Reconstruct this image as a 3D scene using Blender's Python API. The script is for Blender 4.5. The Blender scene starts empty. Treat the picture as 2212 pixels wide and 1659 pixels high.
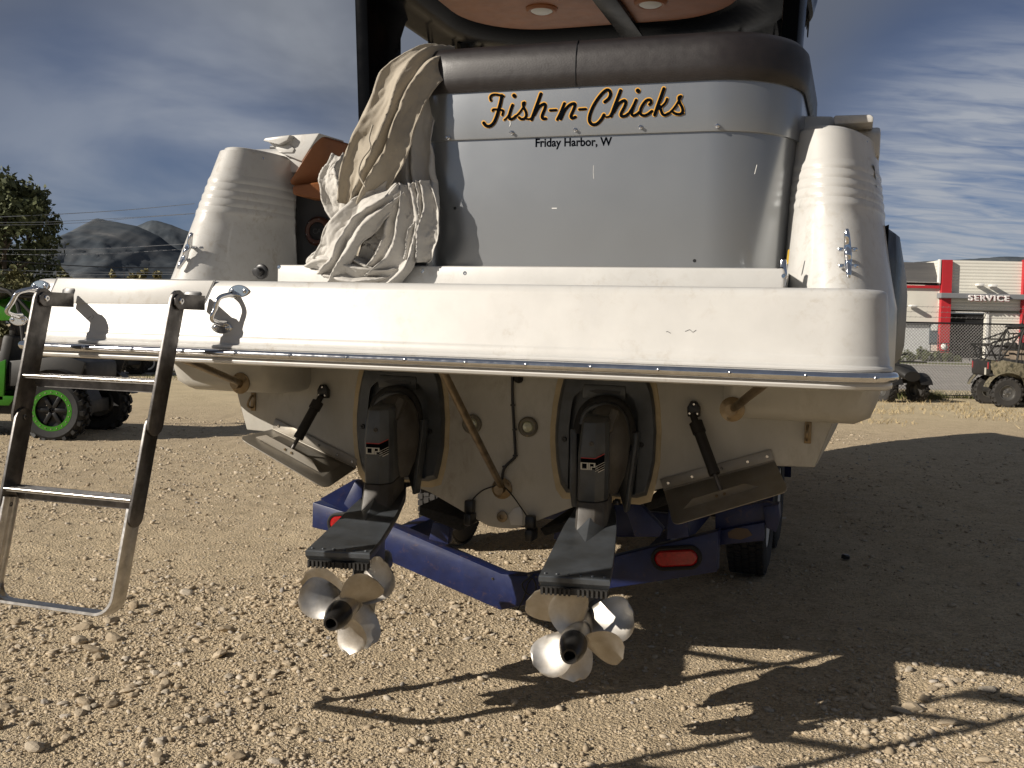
import bpy, bmesh, math, random
import numpy as np
from mathutils import Vector, Matrix, noise as mnoise
random.seed(7); rng = np.random.default_rng(7)
R = math.radians
SC = bpy.context.scene
COL = SC.collection

# ------------------------------------------------------------------ camera
F, CX, CY = 2200.0, 1106.0, 829.5          # focal length and centre of a 2212 x 1659 frame
CAM = Vector((0, 0, 1.45))
TH, PHI = math.atan((829.5 - 720) / F), 0.02
fwd = Vector((0, math.cos(TH), -math.sin(TH)))
r0 = Vector((1, 0, 0)); u0 = r0.cross(fwd)
CR = math.cos(PHI) * r0 + math.sin(PHI) * u0
CU = -math.sin(PHI) * r0 + math.cos(PHI) * u0
cam = bpy.data.cameras.new('camera'); camo = bpy.data.objects.new('camera', cam); COL.objects.link(camo)
camo.matrix_world = Matrix(((CR.x, CU.x, -fwd.x, CAM.x), (CR.y, CU.y, -fwd.y, CAM.y), (CR.z, CU.z, -fwd.z, CAM.z), (0, 0, 0, 1)))
cam.sensor_width = 36; cam.lens = 36 * F / 2212; cam.clip_start = 0.05; cam.clip_end = 20000
SC.camera = camo

# ------------------------------------------------------------------ sun, sky, exposure
SUN_EL, SUN_AZ = 26.0, 27.0                # the light travels towards az (counter-clockwise from +X), downwards
sd = Vector((math.cos(R(SUN_AZ)) * math.cos(R(SUN_EL)), math.sin(R(SUN_AZ)) * math.cos(R(SUN_EL)), -math.sin(R(SUN_EL))))
sun = bpy.data.lights.new('sun', 'SUN'); sun.energy = 5.0; sun.angle = R(0.53); sun.color = (1.0, 0.92, 0.815)
suno = bpy.data.objects.new('sun', sun); COL.objects.link(suno)
suno.rotation_mode = 'QUATERNION'; suno.rotation_quaternion = sd.to_track_quat('-Z', 'Y'); suno.location = (-20, -10, 14)

world = bpy.data.worlds.new('World'); SC.world = world; world.use_nodes = True
wn = world.node_tree; wn.nodes.clear()
def N(nt, t, **k):
    n = nt.nodes.new(t)
    for a, b in k.items(): setattr(n, a, b)
    return n
def vmath(nt, op, a, b=None):
    n = N(nt, 'ShaderNodeMath', operation=op)
    for i, x in enumerate((a, b)):
        if x is None: continue
        if isinstance(x, (int, float)): n.inputs[i].default_value = x
        else: nt.links.new(x, n.inputs[i])
    return n.outputs[0]
def ramp(nt, fac, stops):
    n = N(nt, 'ShaderNodeValToRGB'); e = n.color_ramp.elements
    while len(e) > 1: e.remove(e[-1])
    e[0].position = stops[0][0]; e[0].color = tuple(stops[0][1]) + (1,)
    for p, c in stops[1:]:
        x = e.new(p); x.color = tuple(c) + (1,)
    nt.links.new(fac, n.inputs[0]); return n.outputs[0]
def mixc(nt, fac, a, b, mode='MIX'):
    n = N(nt, 'ShaderNodeMix', data_type='RGBA', blend_type=mode)
    for s, x in ((0, fac), (6, a), (7, b)):
        if isinstance(x, (int, float)): n.inputs[s].default_value = x
        elif isinstance(x, tuple): n.inputs[s].default_value = x + (1,) if len(x) == 3 else x
        else: nt.links.new(x, n.inputs[s])
    return n.outputs[2]
def noise(nt, vec, scale, detail=4, rough=0.55, dist=0.0):
    n = N(nt, 'ShaderNodeTexNoise'); n.inputs['Scale'].default_value = scale; n.inputs['Detail'].default_value = detail
    n.inputs['Roughness'].default_value = rough; n.inputs['Distortion'].default_value = dist
    if vec is not None: nt.links.new(vec, n.inputs['Vector'])
    return n.outputs['Fac']
SKY_STRENGTH = 0.05
sky = N(wn, 'ShaderNodeTexSky', sky_type='NISHITA'); sky.sun_disc = False
sky.sun_elevation = R(SUN_EL); sky.sun_rotation = math.atan2(-sd.x, -sd.y); sky.altitude = 1700
sky.air_density = 1.0; sky.dust_density = 0.6; sky.ozone_density = 1.6
tc = N(wn, 'ShaderNodeTexCoord'); sep = N(wn, 'ShaderNodeSeparateXYZ'); DIR = tc.outputs['Generated']; wn.links.new(DIR, sep.inputs[0])
zz = vmath(wn, 'ADD', vmath(wn, 'MAXIMUM', sep.outputs[2], 0.0), 0.20)
px_ = vmath(wn, 'DIVIDE', sep.outputs[0], zz); py_ = vmath(wn, 'DIVIDE', sep.outputs[1], zz)
cmb = N(wn, 'ShaderNodeCombineXYZ'); wn.links.new(px_, cmb.inputs[0]); wn.links.new(py_, cmb.inputs[1])
def around(v, lo, hi):                                       # 0..1 by nearness to a direction of the sky
    v = Vector(v).normalized(); n = N(wn, 'ShaderNodeVectorMath', operation='DOT_PRODUCT'); wn.links.new(DIR, n.inputs[0]); n.inputs[1].default_value = v
    m = N(wn, 'ShaderNodeMapRange', interpolation_type='SMOOTHSTEP'); wn.links.new(n.outputs['Value'], m.inputs[0]); m.inputs[1].default_value = math.cos(R(lo)); m.inputs[2].default_value = math.cos(R(hi)); return m.outputs[0]
n1 = noise(wn, cmb.outputs[0], 0.42, 4, 0.5, 0.2)            # wide cloud sheets
n2 = noise(wn, cmb.outputs[0], 1.5, 5, 0.5, 0.4)             # torn cirrus
mp = N(wn, 'ShaderNodeMapping'); mp.inputs['Scale'].default_value = (2.2, 7.5, 1); mp.inputs['Rotation'].default_value = (0, 0, R(-14))
wn.links.new(cmb.outputs[0], mp.inputs[0]); n3 = noise(wn, mp.outputs[0], 2.1, 4, 0.55, 0.7)   # rippled cloud
blue_gap = vmath(wn, 'SUBTRACT', 1.0, vmath(wn, 'MINIMUM', vmath(wn, 'ADD', vmath(wn, 'MULTIPLY', around((.42, .89, .16), 12, 1), .9), vmath(wn, 'MULTIPLY', around((-.34, .93, .15), 11, 3), .75)), 1.0))
sheet = ramp(wn, vmath(wn, 'ADD', n1, vmath(wn, 'MULTIPLY', vmath(wn, 'SUBTRACT', sep.outputs[2], 0.12), 1.1)), [(0.34, (0, 0, 0)), (0.62, (1, 1, 1))])
skyc = mixc(wn, 1.0, sky.outputs[0], (0.44, 0.53, 0.74), 'MULTIPLY')
c1 = mixc(wn, vmath(wn, 'MULTIPLY', vmath(wn, 'MULTIPLY', sheet, 0.9), blue_gap), skyc, (2.15, 2.4, 2.95))
p1 = vmath(wn, 'MULTIPLY', around((-.21, .94, .27), 11, 1.5), ramp(wn, n2, [(0.34, (0, 0, 0)), (0.66, (1, 1, 1))]))
p2 = vmath(wn, 'MULTIPLY', around((.44, .89, .09), 12.5, 3), ramp(wn, vmath(wn, 'ADD', vmath(wn, 'MULTIPLY', n3, .65), vmath(wn, 'MULTIPLY', n2, .35)), [(0.36, (0.1, 0.1, 0.1)), (0.62, (1, 1, 1))]))
p3 = vmath(wn, 'MULTIPLY', around((-.36, .92, .09), 12, 2), ramp(wn, n2, [(0.30, (.15, .15, .15)), (0.62, (1, 1, 1))]))
p4 = vmath(wn, 'MULTIPLY', ramp(wn, n2, [(0.46, (0, 0, 0)), (0.72, (1, 1, 1))]), 0.10)
pp = vmath(wn, 'MINIMUM', vmath(wn, 'ADD', vmath(wn, 'ADD', vmath(wn, 'MULTIPLY', p1, .48), vmath(wn, 'MULTIPLY', p2, .95)), vmath(wn, 'ADD', vmath(wn, 'MULTIPLY', p3, .42), p4)), 0.9)
c2 = mixc(wn, pp, c1, (6.6, 7.0, 7.7))
bg = N(wn, 'ShaderNodeBackground'); bg.inputs[1].default_value = SKY_STRENGTH
wo = N(wn, 'ShaderNodeOutputWorld'); wn.links.new(c2, bg.inputs[0]); wn.links.new(bg.outputs[0], wo.inputs[0])
vs = SC.view_settings; vs.view_transform = 'Standard'; vs.look = 'None'; vs.exposure = 0.26; vs.gamma = 1.0; vs.use_curve_mapping = False
SC.cycles.max_bounces = 6

# ------------------------------------------------------------------ frame of the boat: a to starboard, b towards the bow, c up
def ray(x, y):
    d = fwd * F + CR * (x - CX) + CU * (CY - y); return d.normalized()
BU = -ray(-5400, 533); BW = Vector((0, 0, 1)); BW = (BW - BW.dot(BU) * BU).normalized(); BV = BW.cross(BU)
BO = Vector((-0.42672, 3.21063, 0.01033))
BM = Matrix(((BU.x, BV.x, BW.x, BO.x), (BU.y, BV.y, BW.y, BO.y), (BU.z, BV.z, BW.z, BO.z), (0, 0, 0, 1)))
BI = BM.inverted(); LO = BI @ CAM; BI3 = BI.to_3x3()
def at(x, y, a=None, b=None, c=None):
    """point of the boat frame on a plane a=, b= or c= that is sighted at x, y"""
    d = BI3 @ ray(x, y)
    for i, v in enumerate((a, b, c)):
        if v is not None: t = (v - LO[i]) / d[i]
    return LO + t * d
def gat(x, y, z=0.0):
    d = ray(x, y); return CAM + d * ((z - CAM.z) / d.z)
def wat(x, y, Y):
    d = ray(x, y); return CAM + d * (Y / d.y)

# ------------------------------------------------------------------ materials
MATS = {}
def mat(name, col, rough=0.5, metal=0.0, var=0.12, vscale=6.0, bump=0.0, bscale=60.0, col2=None, coat=0.0, stops=(0.35, 0.7), trans=0.0, spec=None, stretch=None, dirt=None, rvar=0.22):
    if name in MATS: return MATS[name]
    m = bpy.data.materials.new(name); m.use_nodes = True; nt = m.node_tree; p = nt.nodes['Principled BSDF']
    t = N(nt, 'ShaderNodeTexCoord'); vec = t.outputs['Object']
    if stretch:
        mpn = N(nt, 'ShaderNodeMapping'); mpn.inputs['Scale'].default_value = stretch; nt.links.new(vec, mpn.inputs[0]); vec = mpn.outputs[0]
    if col2 is None: col2 = tuple(c * (1 - var * 2.2) for c in col)
    nf = noise(nt, vec, vscale, 6, 0.6)
    c = ramp(nt, nf, [(stops[0], col2), (stops[1], col)])
    if dirt:                                                    # worn specks and smears with a shape of their own
        dc, dsc, lo, hi, amt = dirt
        dm = ramp(nt, noise(nt, vec, dsc, 8, 0.72, 0.4), [(lo, (0, 0, 0)), (hi, (1, 1, 1))]); sm_ = ramp(nt, noise(nt, vec, dsc * .12, 4, 0.6), [(.42, (0, 0, 0)), (.62, (1, 1, 1))])
        c = mixc(nt, vmath(nt, 'MULTIPLY', vmath(nt, 'MULTIPLY', dm, sm_), amt), c, dc)
    nt.links.new(c, p.inputs['Base Color'])
    rn = vmath(nt, 'ADD', vmath(nt, 'MULTIPLY', noise(nt, vec, vscale * 2.3, 3), rvar), max(0.02, rough - rvar / 2))
    nt.links.new(rn, p.inputs['Roughness'])
    p.inputs['Metallic'].default_value = metal; p.inputs['Coat Weight'].default_value = coat; p.inputs['Coat Roughness'].default_value = 0.12
    if trans: p.inputs['Transmission Weight'].default_value = trans
    if spec is not None: p.inputs['Specular IOR Level'].default_value = spec
    if bump:
        b = N(nt, 'ShaderNodeBump'); b.inputs['Strength'].default_value = bump; b.inputs['Distance'].default_value = 0.004 if bscale > 30 else 0.02
        nt.links.new(noise(nt, vec, bscale, 4), b.inputs['Height']); nt.links.new(b.outputs[0], p.inputs['Normal'])
    MATS[name] = m; return m
gel = mat('gelcoat', (0.57, 0.56, 0.532), 0.36, var=0.05, vscale=5, coat=0.25, bump=0.02, bscale=9.5, dirt=((.34, .29, .22), 26, .50, .66, .55))
gelold = mat('weathered gelcoat', (0.48, 0.47, 0.43), 0.55, col2=(0.37, 0.355, 0.315), vscale=3.5, bump=0.05, bscale=40, stretch=(1, 1, 0.5), dirt=((.20, .165, .115), 14, .48, .68, .7))
chrome = mat('polished steel', (0.74, 0.74, 0.75), 0.13, 1.0, var=0.08, vscale=30)
alu = mat('dull aluminium', (0.20, 0.19, 0.185), 0.42, 1.0, col2=(0.10, 0.095, 0.09), vscale=22, bump=0.08, bscale=90)
alubright = mat('worn aluminium', (0.62, 0.60, 0.57), 0.32, 1.0, col2=(0.42, 0.40, 0.37), vscale=30, bump=0.05, bscale=120)
silver = mat('silver paint', (0.315, 0.33, 0.345), 0.29, 0.74, col2=(0.305, 0.319, 0.334), rvar=0.05, vscale=2.5, coat=0.1, stops=(0.3, 0.75))
leather = mat('dark brown vinyl', (0.017, 0.0135, 0.0135), 0.42, var=0.12, vscale=12, bump=0.07, bscale=160)
tanvinyl = mat('tan vinyl', (0.32, 0.12, 0.042), 0.5, var=0.1, vscale=9, bump=0.1, bscale=160)
black = mat('black plastic', (0.012, 0.012, 0.013), 0.38, var=0.2, vscale=20)
gloss = mat('glossy black gelcoat', (0.004, 0.0045, 0.0055), 0.22, var=0.1, spec=0.03)
rubber = mat('black rubber', (0.018, 0.017, 0.017), 0.75, var=0.25, vscale=25, bump=0.2, bscale=80)
drivegrey = mat('grey drive paint', (0.082, 0.092, 0.104), 0.36, 0.15, col2=(0.045, 0.048, 0.05), vscale=7, bump=0.06, bscale=40)
drivedirty = mat('stained drive paint', (0.085, 0.08, 0.072), 0.5, 0.1, col2=(0.042, 0.036, 0.03), vscale=9, bump=0.1, bscale=60)
propm = mat('propeller bronze', (0.60, 0.58, 0.545), 0.44, 1.0, col2=(0.44, 0.40, 0.34), vscale=13, bump=0.04, bscale=120)
hubm = mat('dark anodised hub', (0.05, 0.048, 0.046), 0.35, 0.5, col2=(0.028, 0.026, 0.025), vscale=25, bump=0.08, bscale=90)
tabm = mat('stained steel', (0.33, 0.31, 0.275), 0.48, 0.7, col2=(0.25, 0.225, 0.185), vscale=7)
bronze = mat('tarnished bronze', (0.34, 0.27, 0.18), 0.45, 1.0, col2=(0.20, 0.15, 0.09), vscale=12)
bluep = mat('blue trailer paint', (0.009, 0.019, 0.088), 0.45, 0.0, col2=(0.007, 0.012, 0.055), vscale=14, bump=0.06, bscale=70, dirt=((.13, .075, .045), 30, .56, .64, .5))
redlens = mat('red lens', (0.42, 0.008, 0.01), 0.15, var=0.2, vscale=90, bump=0.3, bscale=150, coat=0.5)
carpet = mat('dark carpet', (0.022, 0.022, 0.022), 0.95, var=0.3, vscale=60, bump=0.6, bscale=260)
tyrem = mat('tyre rubber', (0.022, 0.021, 0.02), 0.8, col2=(0.035, 0.031, 0.027), vscale=8, bump=0.1, bscale=60)
canv = mat('tan canvas', (0.385, 0.345, 0.28), 0.9, col2=(0.33, 0.29, 0.23), vscale=5, bump=0.25, bscale=26)
canvg = mat('pale canvas lining', (0.53, 0.51, 0.475), 0.9, col2=(0.44, 0.42, 0.385), vscale=4, bump=0.25, bscale=24)
sealant = mat('yellowed sealant', (0.50, 0.41, 0.26), 0.6, var=0.1, vscale=14)
lensm = mat('lamp lens', (0.60, 0.60, 0.42), 0.12, var=0.2, vscale=60, coat=0.6)
inkblack = mat('black vinyl lettering', (0.003, 0.004, 0.006), 0.6, var=0.1, spec=0.0)
inkgold = mat('orange vinyl outline', (0.66, 0.34, 0.045), 0.35, var=0.05)
inkred = mat('red decal', (0.36, 0.02, 0.02), 0.4, var=0.05)
inkpale = mat('pale decal', (0.55, 0.53, 0.46), 0.4, var=0.05)
darkgrey = mat('dark grey vinyl', (0.06, 0.06, 0.062), 0.6, var=0.1, vscale=10)
white = mat('white paint', (0.74, 0.73, 0.69), 0.5, var=0.05)

# ------------------------------------------------------------------ mesh helpers
class MB:
    def __init__(s): s.v = []; s.f = []; s.m = []
    def add(s, v, f, m=0):
        n = len(s.v); s.v += [tuple(p) for p in v]; s.f += [tuple(i + n for i in q) for q in f]; s.m += [m] * len(f); return s
    def box(s, c, size, rot=None, m=0):
        hx, hy, hz = (q / 2 for q in size); P = []
        for dx, dy, dz in ((-1,-1,-1),(1,-1,-1),(1,1,-1),(-1,1,-1),(-1,-1,1),(1,-1,1),(1,1,1),(-1,1,1)):
            p = Vector((dx * hx, dy * hy, dz * hz)); P.append((rot @ p if rot else p) + Vector(c))
        return s.add(P, [(3,2,1,0),(4,5,6,7),(0,1,5,4),(1,2,6,5),(2,3,7,6),(3,0,4,7)], m)
    def loft(s, rings, closed=True, cap0=True, cap1=True, m=0):
        k = len(rings[0]); v = [p for r in rings for p in r]; f = []
        for i in range(len(rings) - 1):
            for j in range(k if closed else k - 1):
                a, b = i * k + j, i * k + (j + 1) % k
                f.append((a, b, b + k, a + k))
        if cap0: f.append(tuple(range(k - 1, -1, -1)))
        if cap1: f.append(tuple(range((len(rings) - 1) * k, len(rings) * k)))
        return s.add(v, f, m)
    def tube(s, pts, r, n=8, cap=True, m=0, flat=1.0, up=None):
        pts = [Vector(p) for p in pts]; rs = r if isinstance(r, (list, tuple)) else [r] * len(pts)
        rings = []; prev = None
        for i, p in enumerate(pts):
            t = (pts[min(i + 1, len(pts) - 1)] - pts[max(i - 1, 0)]).normalized()
            if prev is None:
                g = Vector(up) if up else (Vector((0, 0, 1)) if abs(t.z) < 0.9 else Vector((1, 0, 0)))
                x = (g - g.dot(t) * t).normalized()
            else: x = (prev - prev.dot(t) * t).normalized()
            prev = x; y = t.cross(x)
            rings.append([p + rs[i] * (math.cos(2 * math.pi * k / n) * x + flat * math.sin(2 * math.pi * k / n) * y) for k in range(n)])
        return s.loft(rings, True, cap, cap, m)
    def lathe(s, prof, o, ax, n=24, m=0, caps=True, ph=0):
        ax = Vector(ax).normalized(); g = Vector((0, 0, 1)) if abs(ax.z) < 0.9 else Vector((1, 0, 0))
        x = (g - g.dot(ax) * ax).normalized(); y = ax.cross(x); o = Vector(o)
        rings = [[o + ax * h + r * (math.cos(ph + 2 * math.pi * k / n) * x + math.sin(ph + 2 * math.pi * k / n) * y) for k in range(n)] for r, h in prof]
        return s.loft(rings, True, caps, caps, m)
    def slab(s, poly, d, m=0):
        d = Vector(d); p = [Vector(q) for q in poly]
        return s.loft([p, [q + d for q in p]], True, True, True, m)
def smooth_path(pts, n=6):
    P = [Vector(p) for p in pts]; out = []
    for i in range(len(P) - 1):
        p0, p1, p2, p3 = P[max(i - 1, 0)], P[i], P[i + 1], P[min(i + 2, len(P) - 1)]
        for k in range(n):
            t = k / n
            out.append(0.5 * ((2 * p1) + (-p0 + p2) * t + (2 * p0 - 5 * p1 + 4 * p2 - p3) * t * t + (-p0 + 3 * p1 - 3 * p2 + p3) * t ** 3))
    return out + [P[-1]]
def obj(name, mb, mats, parent=None, ang=35, bev=0.0, seg=2, subd=0, fixn=True):
    me = bpy.data.meshes.new(name)
    me.from_pydata([tuple(p) for p in mb.v], [], mb.f)
    mats = mats if isinstance(mats, (list, tuple)) else [mats]
    for q in mats: me.materials.append(q)
    me.polygons.foreach_set('material_index', mb.m)
    if bev or fixn:
        bm = bmesh.new(); bm.from_mesh(me)
        if fixn: bmesh.ops.recalc_face_normals(bm, faces=bm.faces)
        if bev:
            ed = [e for e in bm.edges if len(e.link_faces) == 2 and e.calc_face_angle(0) > R(28)]
            bmesh.ops.bevel(bm, geom=ed, offset=bev, segments=seg, profile=0.5, affect='EDGES', clamp_overlap=True)
        bm.to_mesh(me); bm.free()
    me.update()
    if ang:
        me.shade_smooth(); me.set_sharp_from_angle(angle=R(ang))
    o = bpy.data.objects.new(name, me); COL.objects.link(o)
    if parent is not None: o.parent = parent
    if subd:
        sm = o.modifiers.new('s', 'SUBSURF'); sm.levels = sm.render_levels = subd
    return o
def empty(name, parent=None, mw=None, loc=None):
    o = bpy.data.objects.new(name, None); COL.objects.link(o); o.empty_display_size = 0.1
    if parent is not None: o.parent = parent
    if mw is not None: o.matrix_basis = mw
    if loc is not None: o.location = loc
    return o
def tag(o, label=None, cat=None, group=None, kind=None):
    for k, v in (('label', label), ('category', cat), ('group', group), ('kind', kind)):
        if v: o[k] = v
    return o
def dup(o, parent=None, keep=False):
    c = o.copy(); COL.objects.link(c)
    if parent is not None: c.parent = parent
    for ch in list(o.children): dup(ch, c)
    return c

# ================================================================== BOAT
boat = empty('motor_boat', mw=BM)
tag(boat, 'cream motor boat on a trailer, stern drives and silver aft panel towards the viewer', 'motor boat')

# ---- swim platform
PA, PR = 1.52, 0.175
def plat_ring(o, c, fwd_b=1.12, A=PA, r=PR, n=9):
    r = max(r - o * 0.4, 0.02); q = o; oa = o * 0.45; pts = [Vector((-A + oa, fwd_b, c))]
    for k in range(n + 1):
        t = math.pi + (math.pi / 2) * k / n
        pts.append(Vector((-A + oa + r + r * math.cos(t), o + r + r * math.sin(t), c)))
    for k in range(1, 12): pts.append(Vector((-A + oa + r + (2 * A - 2 * oa - 2 * r) * k / 12, o, c)))
    for k in range(n + 1):
        t = 1.5 * math.pi + (math.pi / 2) * k / n
        pts.append(Vector((A - oa - r + r * math.cos(t), o + r + r * math.sin(t), c)))
    pts.append(Vector((A - oa, fwd_b, c))); return pts
prof = [(0.10, 1.314), (0.022, 1.3125), (0.005, 1.317), (0.0, 1.325), (0.003, 1.333), (0.006, 1.336), (0.006, 1.364), (0.001, 1.3665), (0.0, 1.371), (0.004, 1.376), (0.016, 1.378),
        (0.020, 1.382), (0.021, 1.399), (0.025, 1.404), (0.0275, 1.410), (0.048, 1.565), (0.053, 1.581), (0.062, 1.590), (0.080, 1.594)]
mb = MB().loft([plat_ring(o, c) for o, c in prof], True, True, True)
platform = obj('swim_platform', mb, gel, boat, ang=40)
def fas(x, y, off=0.0):
    b = 0.04
    for _ in range(4):
        p = at(x, y, b=b); b = 0.0275 + (p.z - 1.410) / 0.155 * 0.0205 - off
    return at(x, y, b=b)
def fasn(off, p): return Vector((p.x, p.y - off, p.z))
mb = MB(); path = plat_ring(-0.004, 1.35); mb.tube(path[1:-1], 0.0148, 10)
rail = obj('rub_rail', mb, chrome, boat, ang=60)
scr = MB().lathe([(0.0085, 0), (0.0085, 0.002), (0.006, 0.0045), (0.002, 0.0055)], (0, 0, 0), (0, -1, 0), 10)
scr.box((0, -0.0057, 0), (0.008, 0.0012, 0.0016), m=1).box((0, -0.0057, 0), (0.0016, 0.0013, 0.008), m=1)
sx = [(180, 752.5), (286, 756.5), (395, 761), (509, 765.5), (627, 770.5), (749, 775.5), (875, 780.5), (1005.5, 785.5), (1137, 791), (1277, 796.5), (1423, 802.5), (1578, 809), (1742, 816), (1893, 822.5)]
sc0 = None
for x, y in sx:
    o = obj('screw', scr, [chrome, black], rail, ang=40) if sc0 is None else dup(sc0, rail)
    sc0 = sc0 or o; p = at(x, y, b=-0.018); o.location = (p.x, -0.0165, 1.3505)
# hatch lid over the ladder, with its dark joint and two raised black plates painted as the shaded slots
hp = [(126, 601.5), (462, 606.5), (443, 648), (437, 657), (120, 655), (103, 650)]
P = [fas(x, y) for x, y in hp]
mb = MB().slab([fasn(-0.002, p) for p in P], (0, -0.0045, 0)); lid = obj('hatch_lid', mb, gel, boat, ang=30, bev=0.0015)
cP = sum(P, Vector()) / len(P)
Q = [p + Vector((0.007 if p.x > cP.x else -0.007, 0, 0.003 if p.z > cP.z else -0.0065)) for p in P]
mb = MB().slab([fasn(-0.002, p) for p in Q], (0, -0.0028, 0)); obj('hatch_joint', mb, black, boat)
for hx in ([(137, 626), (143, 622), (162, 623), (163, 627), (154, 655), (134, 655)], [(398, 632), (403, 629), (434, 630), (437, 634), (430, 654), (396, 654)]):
    P = [fas(x, y) for x, y in hx]; mb = MB().slab([fasn(0.001, p) for p in P], (0, -0.004, 0)); obj('slot_shade_plate', mb, black, lid, bev=0.001)
# scuffs where the ladder rubs
# ---- grab handles
def handle(p1, p2, out=0.066):
    e = empty('grab_handle', boat)
    for p, tilt in ((p1, -0.25), (p2, -0.1)):
        pl = MB(); n = 20; ring = [(0.042 * math.cos(2 * math.pi * k / n) * (1 - 0.15 * abs(math.sin(2 * math.pi * k / n))), 0.021 * math.sin(2 * math.pi * k / n)) for k in range(n)]
        def rr(s, o): return [p + Vector((x * s, -o, z * s)) for x, z in ring]
        pl.loft([rr(1, 0.0), rr(1, 0.0035), rr(0.92, 0.0055)], True, True, True)
        for dx in (-0.024, 0.024):
            pl.lathe([(0.0075, 0.005), (0.0065, 0.0085), (0.003, 0.0095)], p + Vector((dx, 0, 0)), (0, -1, 0), 10, m=0)
            pl.box(p + Vector((dx, -0.0098, 0)), (0.007, 0.0012, 0.0014), m=1)
        obj('mounting_plate', pl, [chrome, black], e, ang=22)
    q1, q2 = p1 + Vector((-0.016, 0, -0.012)), p2 + Vector((0.012, 0, 0.014))
    d = (q2 - q1); w = Vector((-0.012, 0, 0))
    pts = smooth_path([q1 + Vector((0, -0.004, 0)), q1 + d * 0.03 + Vector((-0.004, -out * 0.55, 0)), q1 + d * 0.16 + w + Vector((0, -out, 0)), q1 + d * 0.5 + w + Vector((0, -out * 1.02, 0)), q1 + d * 0.84 + w + Vector((0, -out, 0)), q2 - d * 0.03 + Vector((-0.004, -out * 0.55, 0)), q2 + Vector((0, -0.004, 0))], 6)
    k = len(pts); rs = [0.0135 - 0.0048 * min(1, min(i, k - 1 - i) / 6) for i in range(k)]
    obj('grip_bar', MB().tube(pts, rs, 10, flat=0.85), chrome, e, ang=60)
handle(fas(517, 629), fas(480, 708)); handle(fas(88, 618), fas(41, 691))

# ---- boarding ladder, folded down from the platform
LD = empty('boarding_ladder', boat)
LAX, LAY = -1.236, -0.688
Z0 = Vector((0, 0, 0))
PV = 1.518
LS = 0.15                                                        # lean: the foot hangs further aft
SK = 0.085                                                       # it hangs a little askew
def lp(a, s, db=0.0): return Vector((a - SK * s, -0.10 - LS * s + db, PV - s))
ldir = (lp(0, 1) - lp(0, 0)).normalized(); lfr = Vector((0, -ldir.z, ldir.y)).normalized()   # across the flat of the rail
def bar(a, s0, s1, wd, th, shift=0.0, name='ladder_rail', hexend=True, ma=None):
    p0, p1 = lp(a, s0) + lfr * shift, lp(a, s1) + lfr * shift; h = wd / 2; L = (p1 - p0).length; u = (p1 - p0) / L
    n = 7; out = []
    for k in range(n): t = math.pi * k / (n - 1); out.append(p0 + u * (h - h * math.sin(t)) + lfr * h * math.cos(t))
    for k in range(n): t = math.pi * k / (n - 1); out.append(p1 - u * (h - h * math.sin(t)) - lfr * h * math.cos(t))
    return obj(name, MB().slab([q - Vector((th / 2, 0, 0)) for q in out], (th, 0, 0)), ma or alu, LD, bev=0.0012)
def bolt(p, ax, r=0.011, h=0.006, par=LD, m=None):
    return obj('bolt', MB().lathe([(r, 0), (r, h * 0.6), (r * 0.8, h), (r * 0.42, h), (r * 0.36, h * 0.4)], p, ax, 12), m or chrome, par, ang=40)
for a, sg in ((LAX, 1), (LAY, -1)):
    top = lp(a, 0)
    bar(a, -0.035, 0.44, 0.082 if sg > 0 else 0.072, 0.011)
    bar(a + 0.012 * sg, 0.375, 0.735, 0.074 if sg > 0 else 0.066, 0.011)
    # bracket arm reaching out of the slot to the pivot
    ab = a + 0.011 * (1 if sg > 0 else 1)
    arm = [Vector((ab, 0.03, PV + 0.022)), Vector((ab, top.y - 0.012, PV + 0.022)), Vector((ab, top.y - 0.028, PV + 0.008)), Vector((ab, top.y - 0.028, PV - 0.014)), Vector((ab, top.y - 0.012, PV - 0.027)), Vector((ab, 0.03, PV - 0.027))]
    obj('bracket_arm', MB().slab([q - Vector((0.004, 0, 0)) for q in arm], (0.008, 0, 0)), alu, LD, bev=0.001)
    bolt(Vector((ab + 0.004, top.y, PV)), (1, 0, 0)); bolt(lp(a + 0.014 * sg + 0.005, 0.405), (1, 0, 0), 0.009, 0.004, m=alu); bolt(lp(a + 0.02 * sg + 0.005, 0.70), (1, 0, 0), 0.009, 0.004, m=alu)
def step(s, aL, aR):
    aL -= SK * s; aR -= SK * s; m_ = MB(); c = lp(0, s); dpt = 0.062
    for k in range(5):                                           # ribbed tread
        y = c.y - dpt / 2 + dpt * k / 4
        m_.tube([(aL, y, c.z + 0.002), (aR, y, c.z + 0.002)], 0.0055, 8)
    m_.box(((aL + aR) / 2, c.y, c.z - 0.004), (aR - aL, dpt * 0.96, 0.006))
    obj('ladder_step', m_, alubright, LD, ang=50)
    web = [Vector((aL, c.y + 0.012, c.z - 0.008)), Vector((aR, c.y + 0.012, c.z - 0.008)), Vector((aR - 0.02, c.y + 0.012, c.z - 0.038)), Vector((aL + 0.02, c.y + 0.012, c.z - 0.038))]
    obj('step_web', MB().slab(web, (0, 0.006, 0)), alu, LD)
step(0.265, LAX + 0.006, LAY - 0.006); step(0.645, LAX + 0.017, LAY - 0.017)
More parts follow.
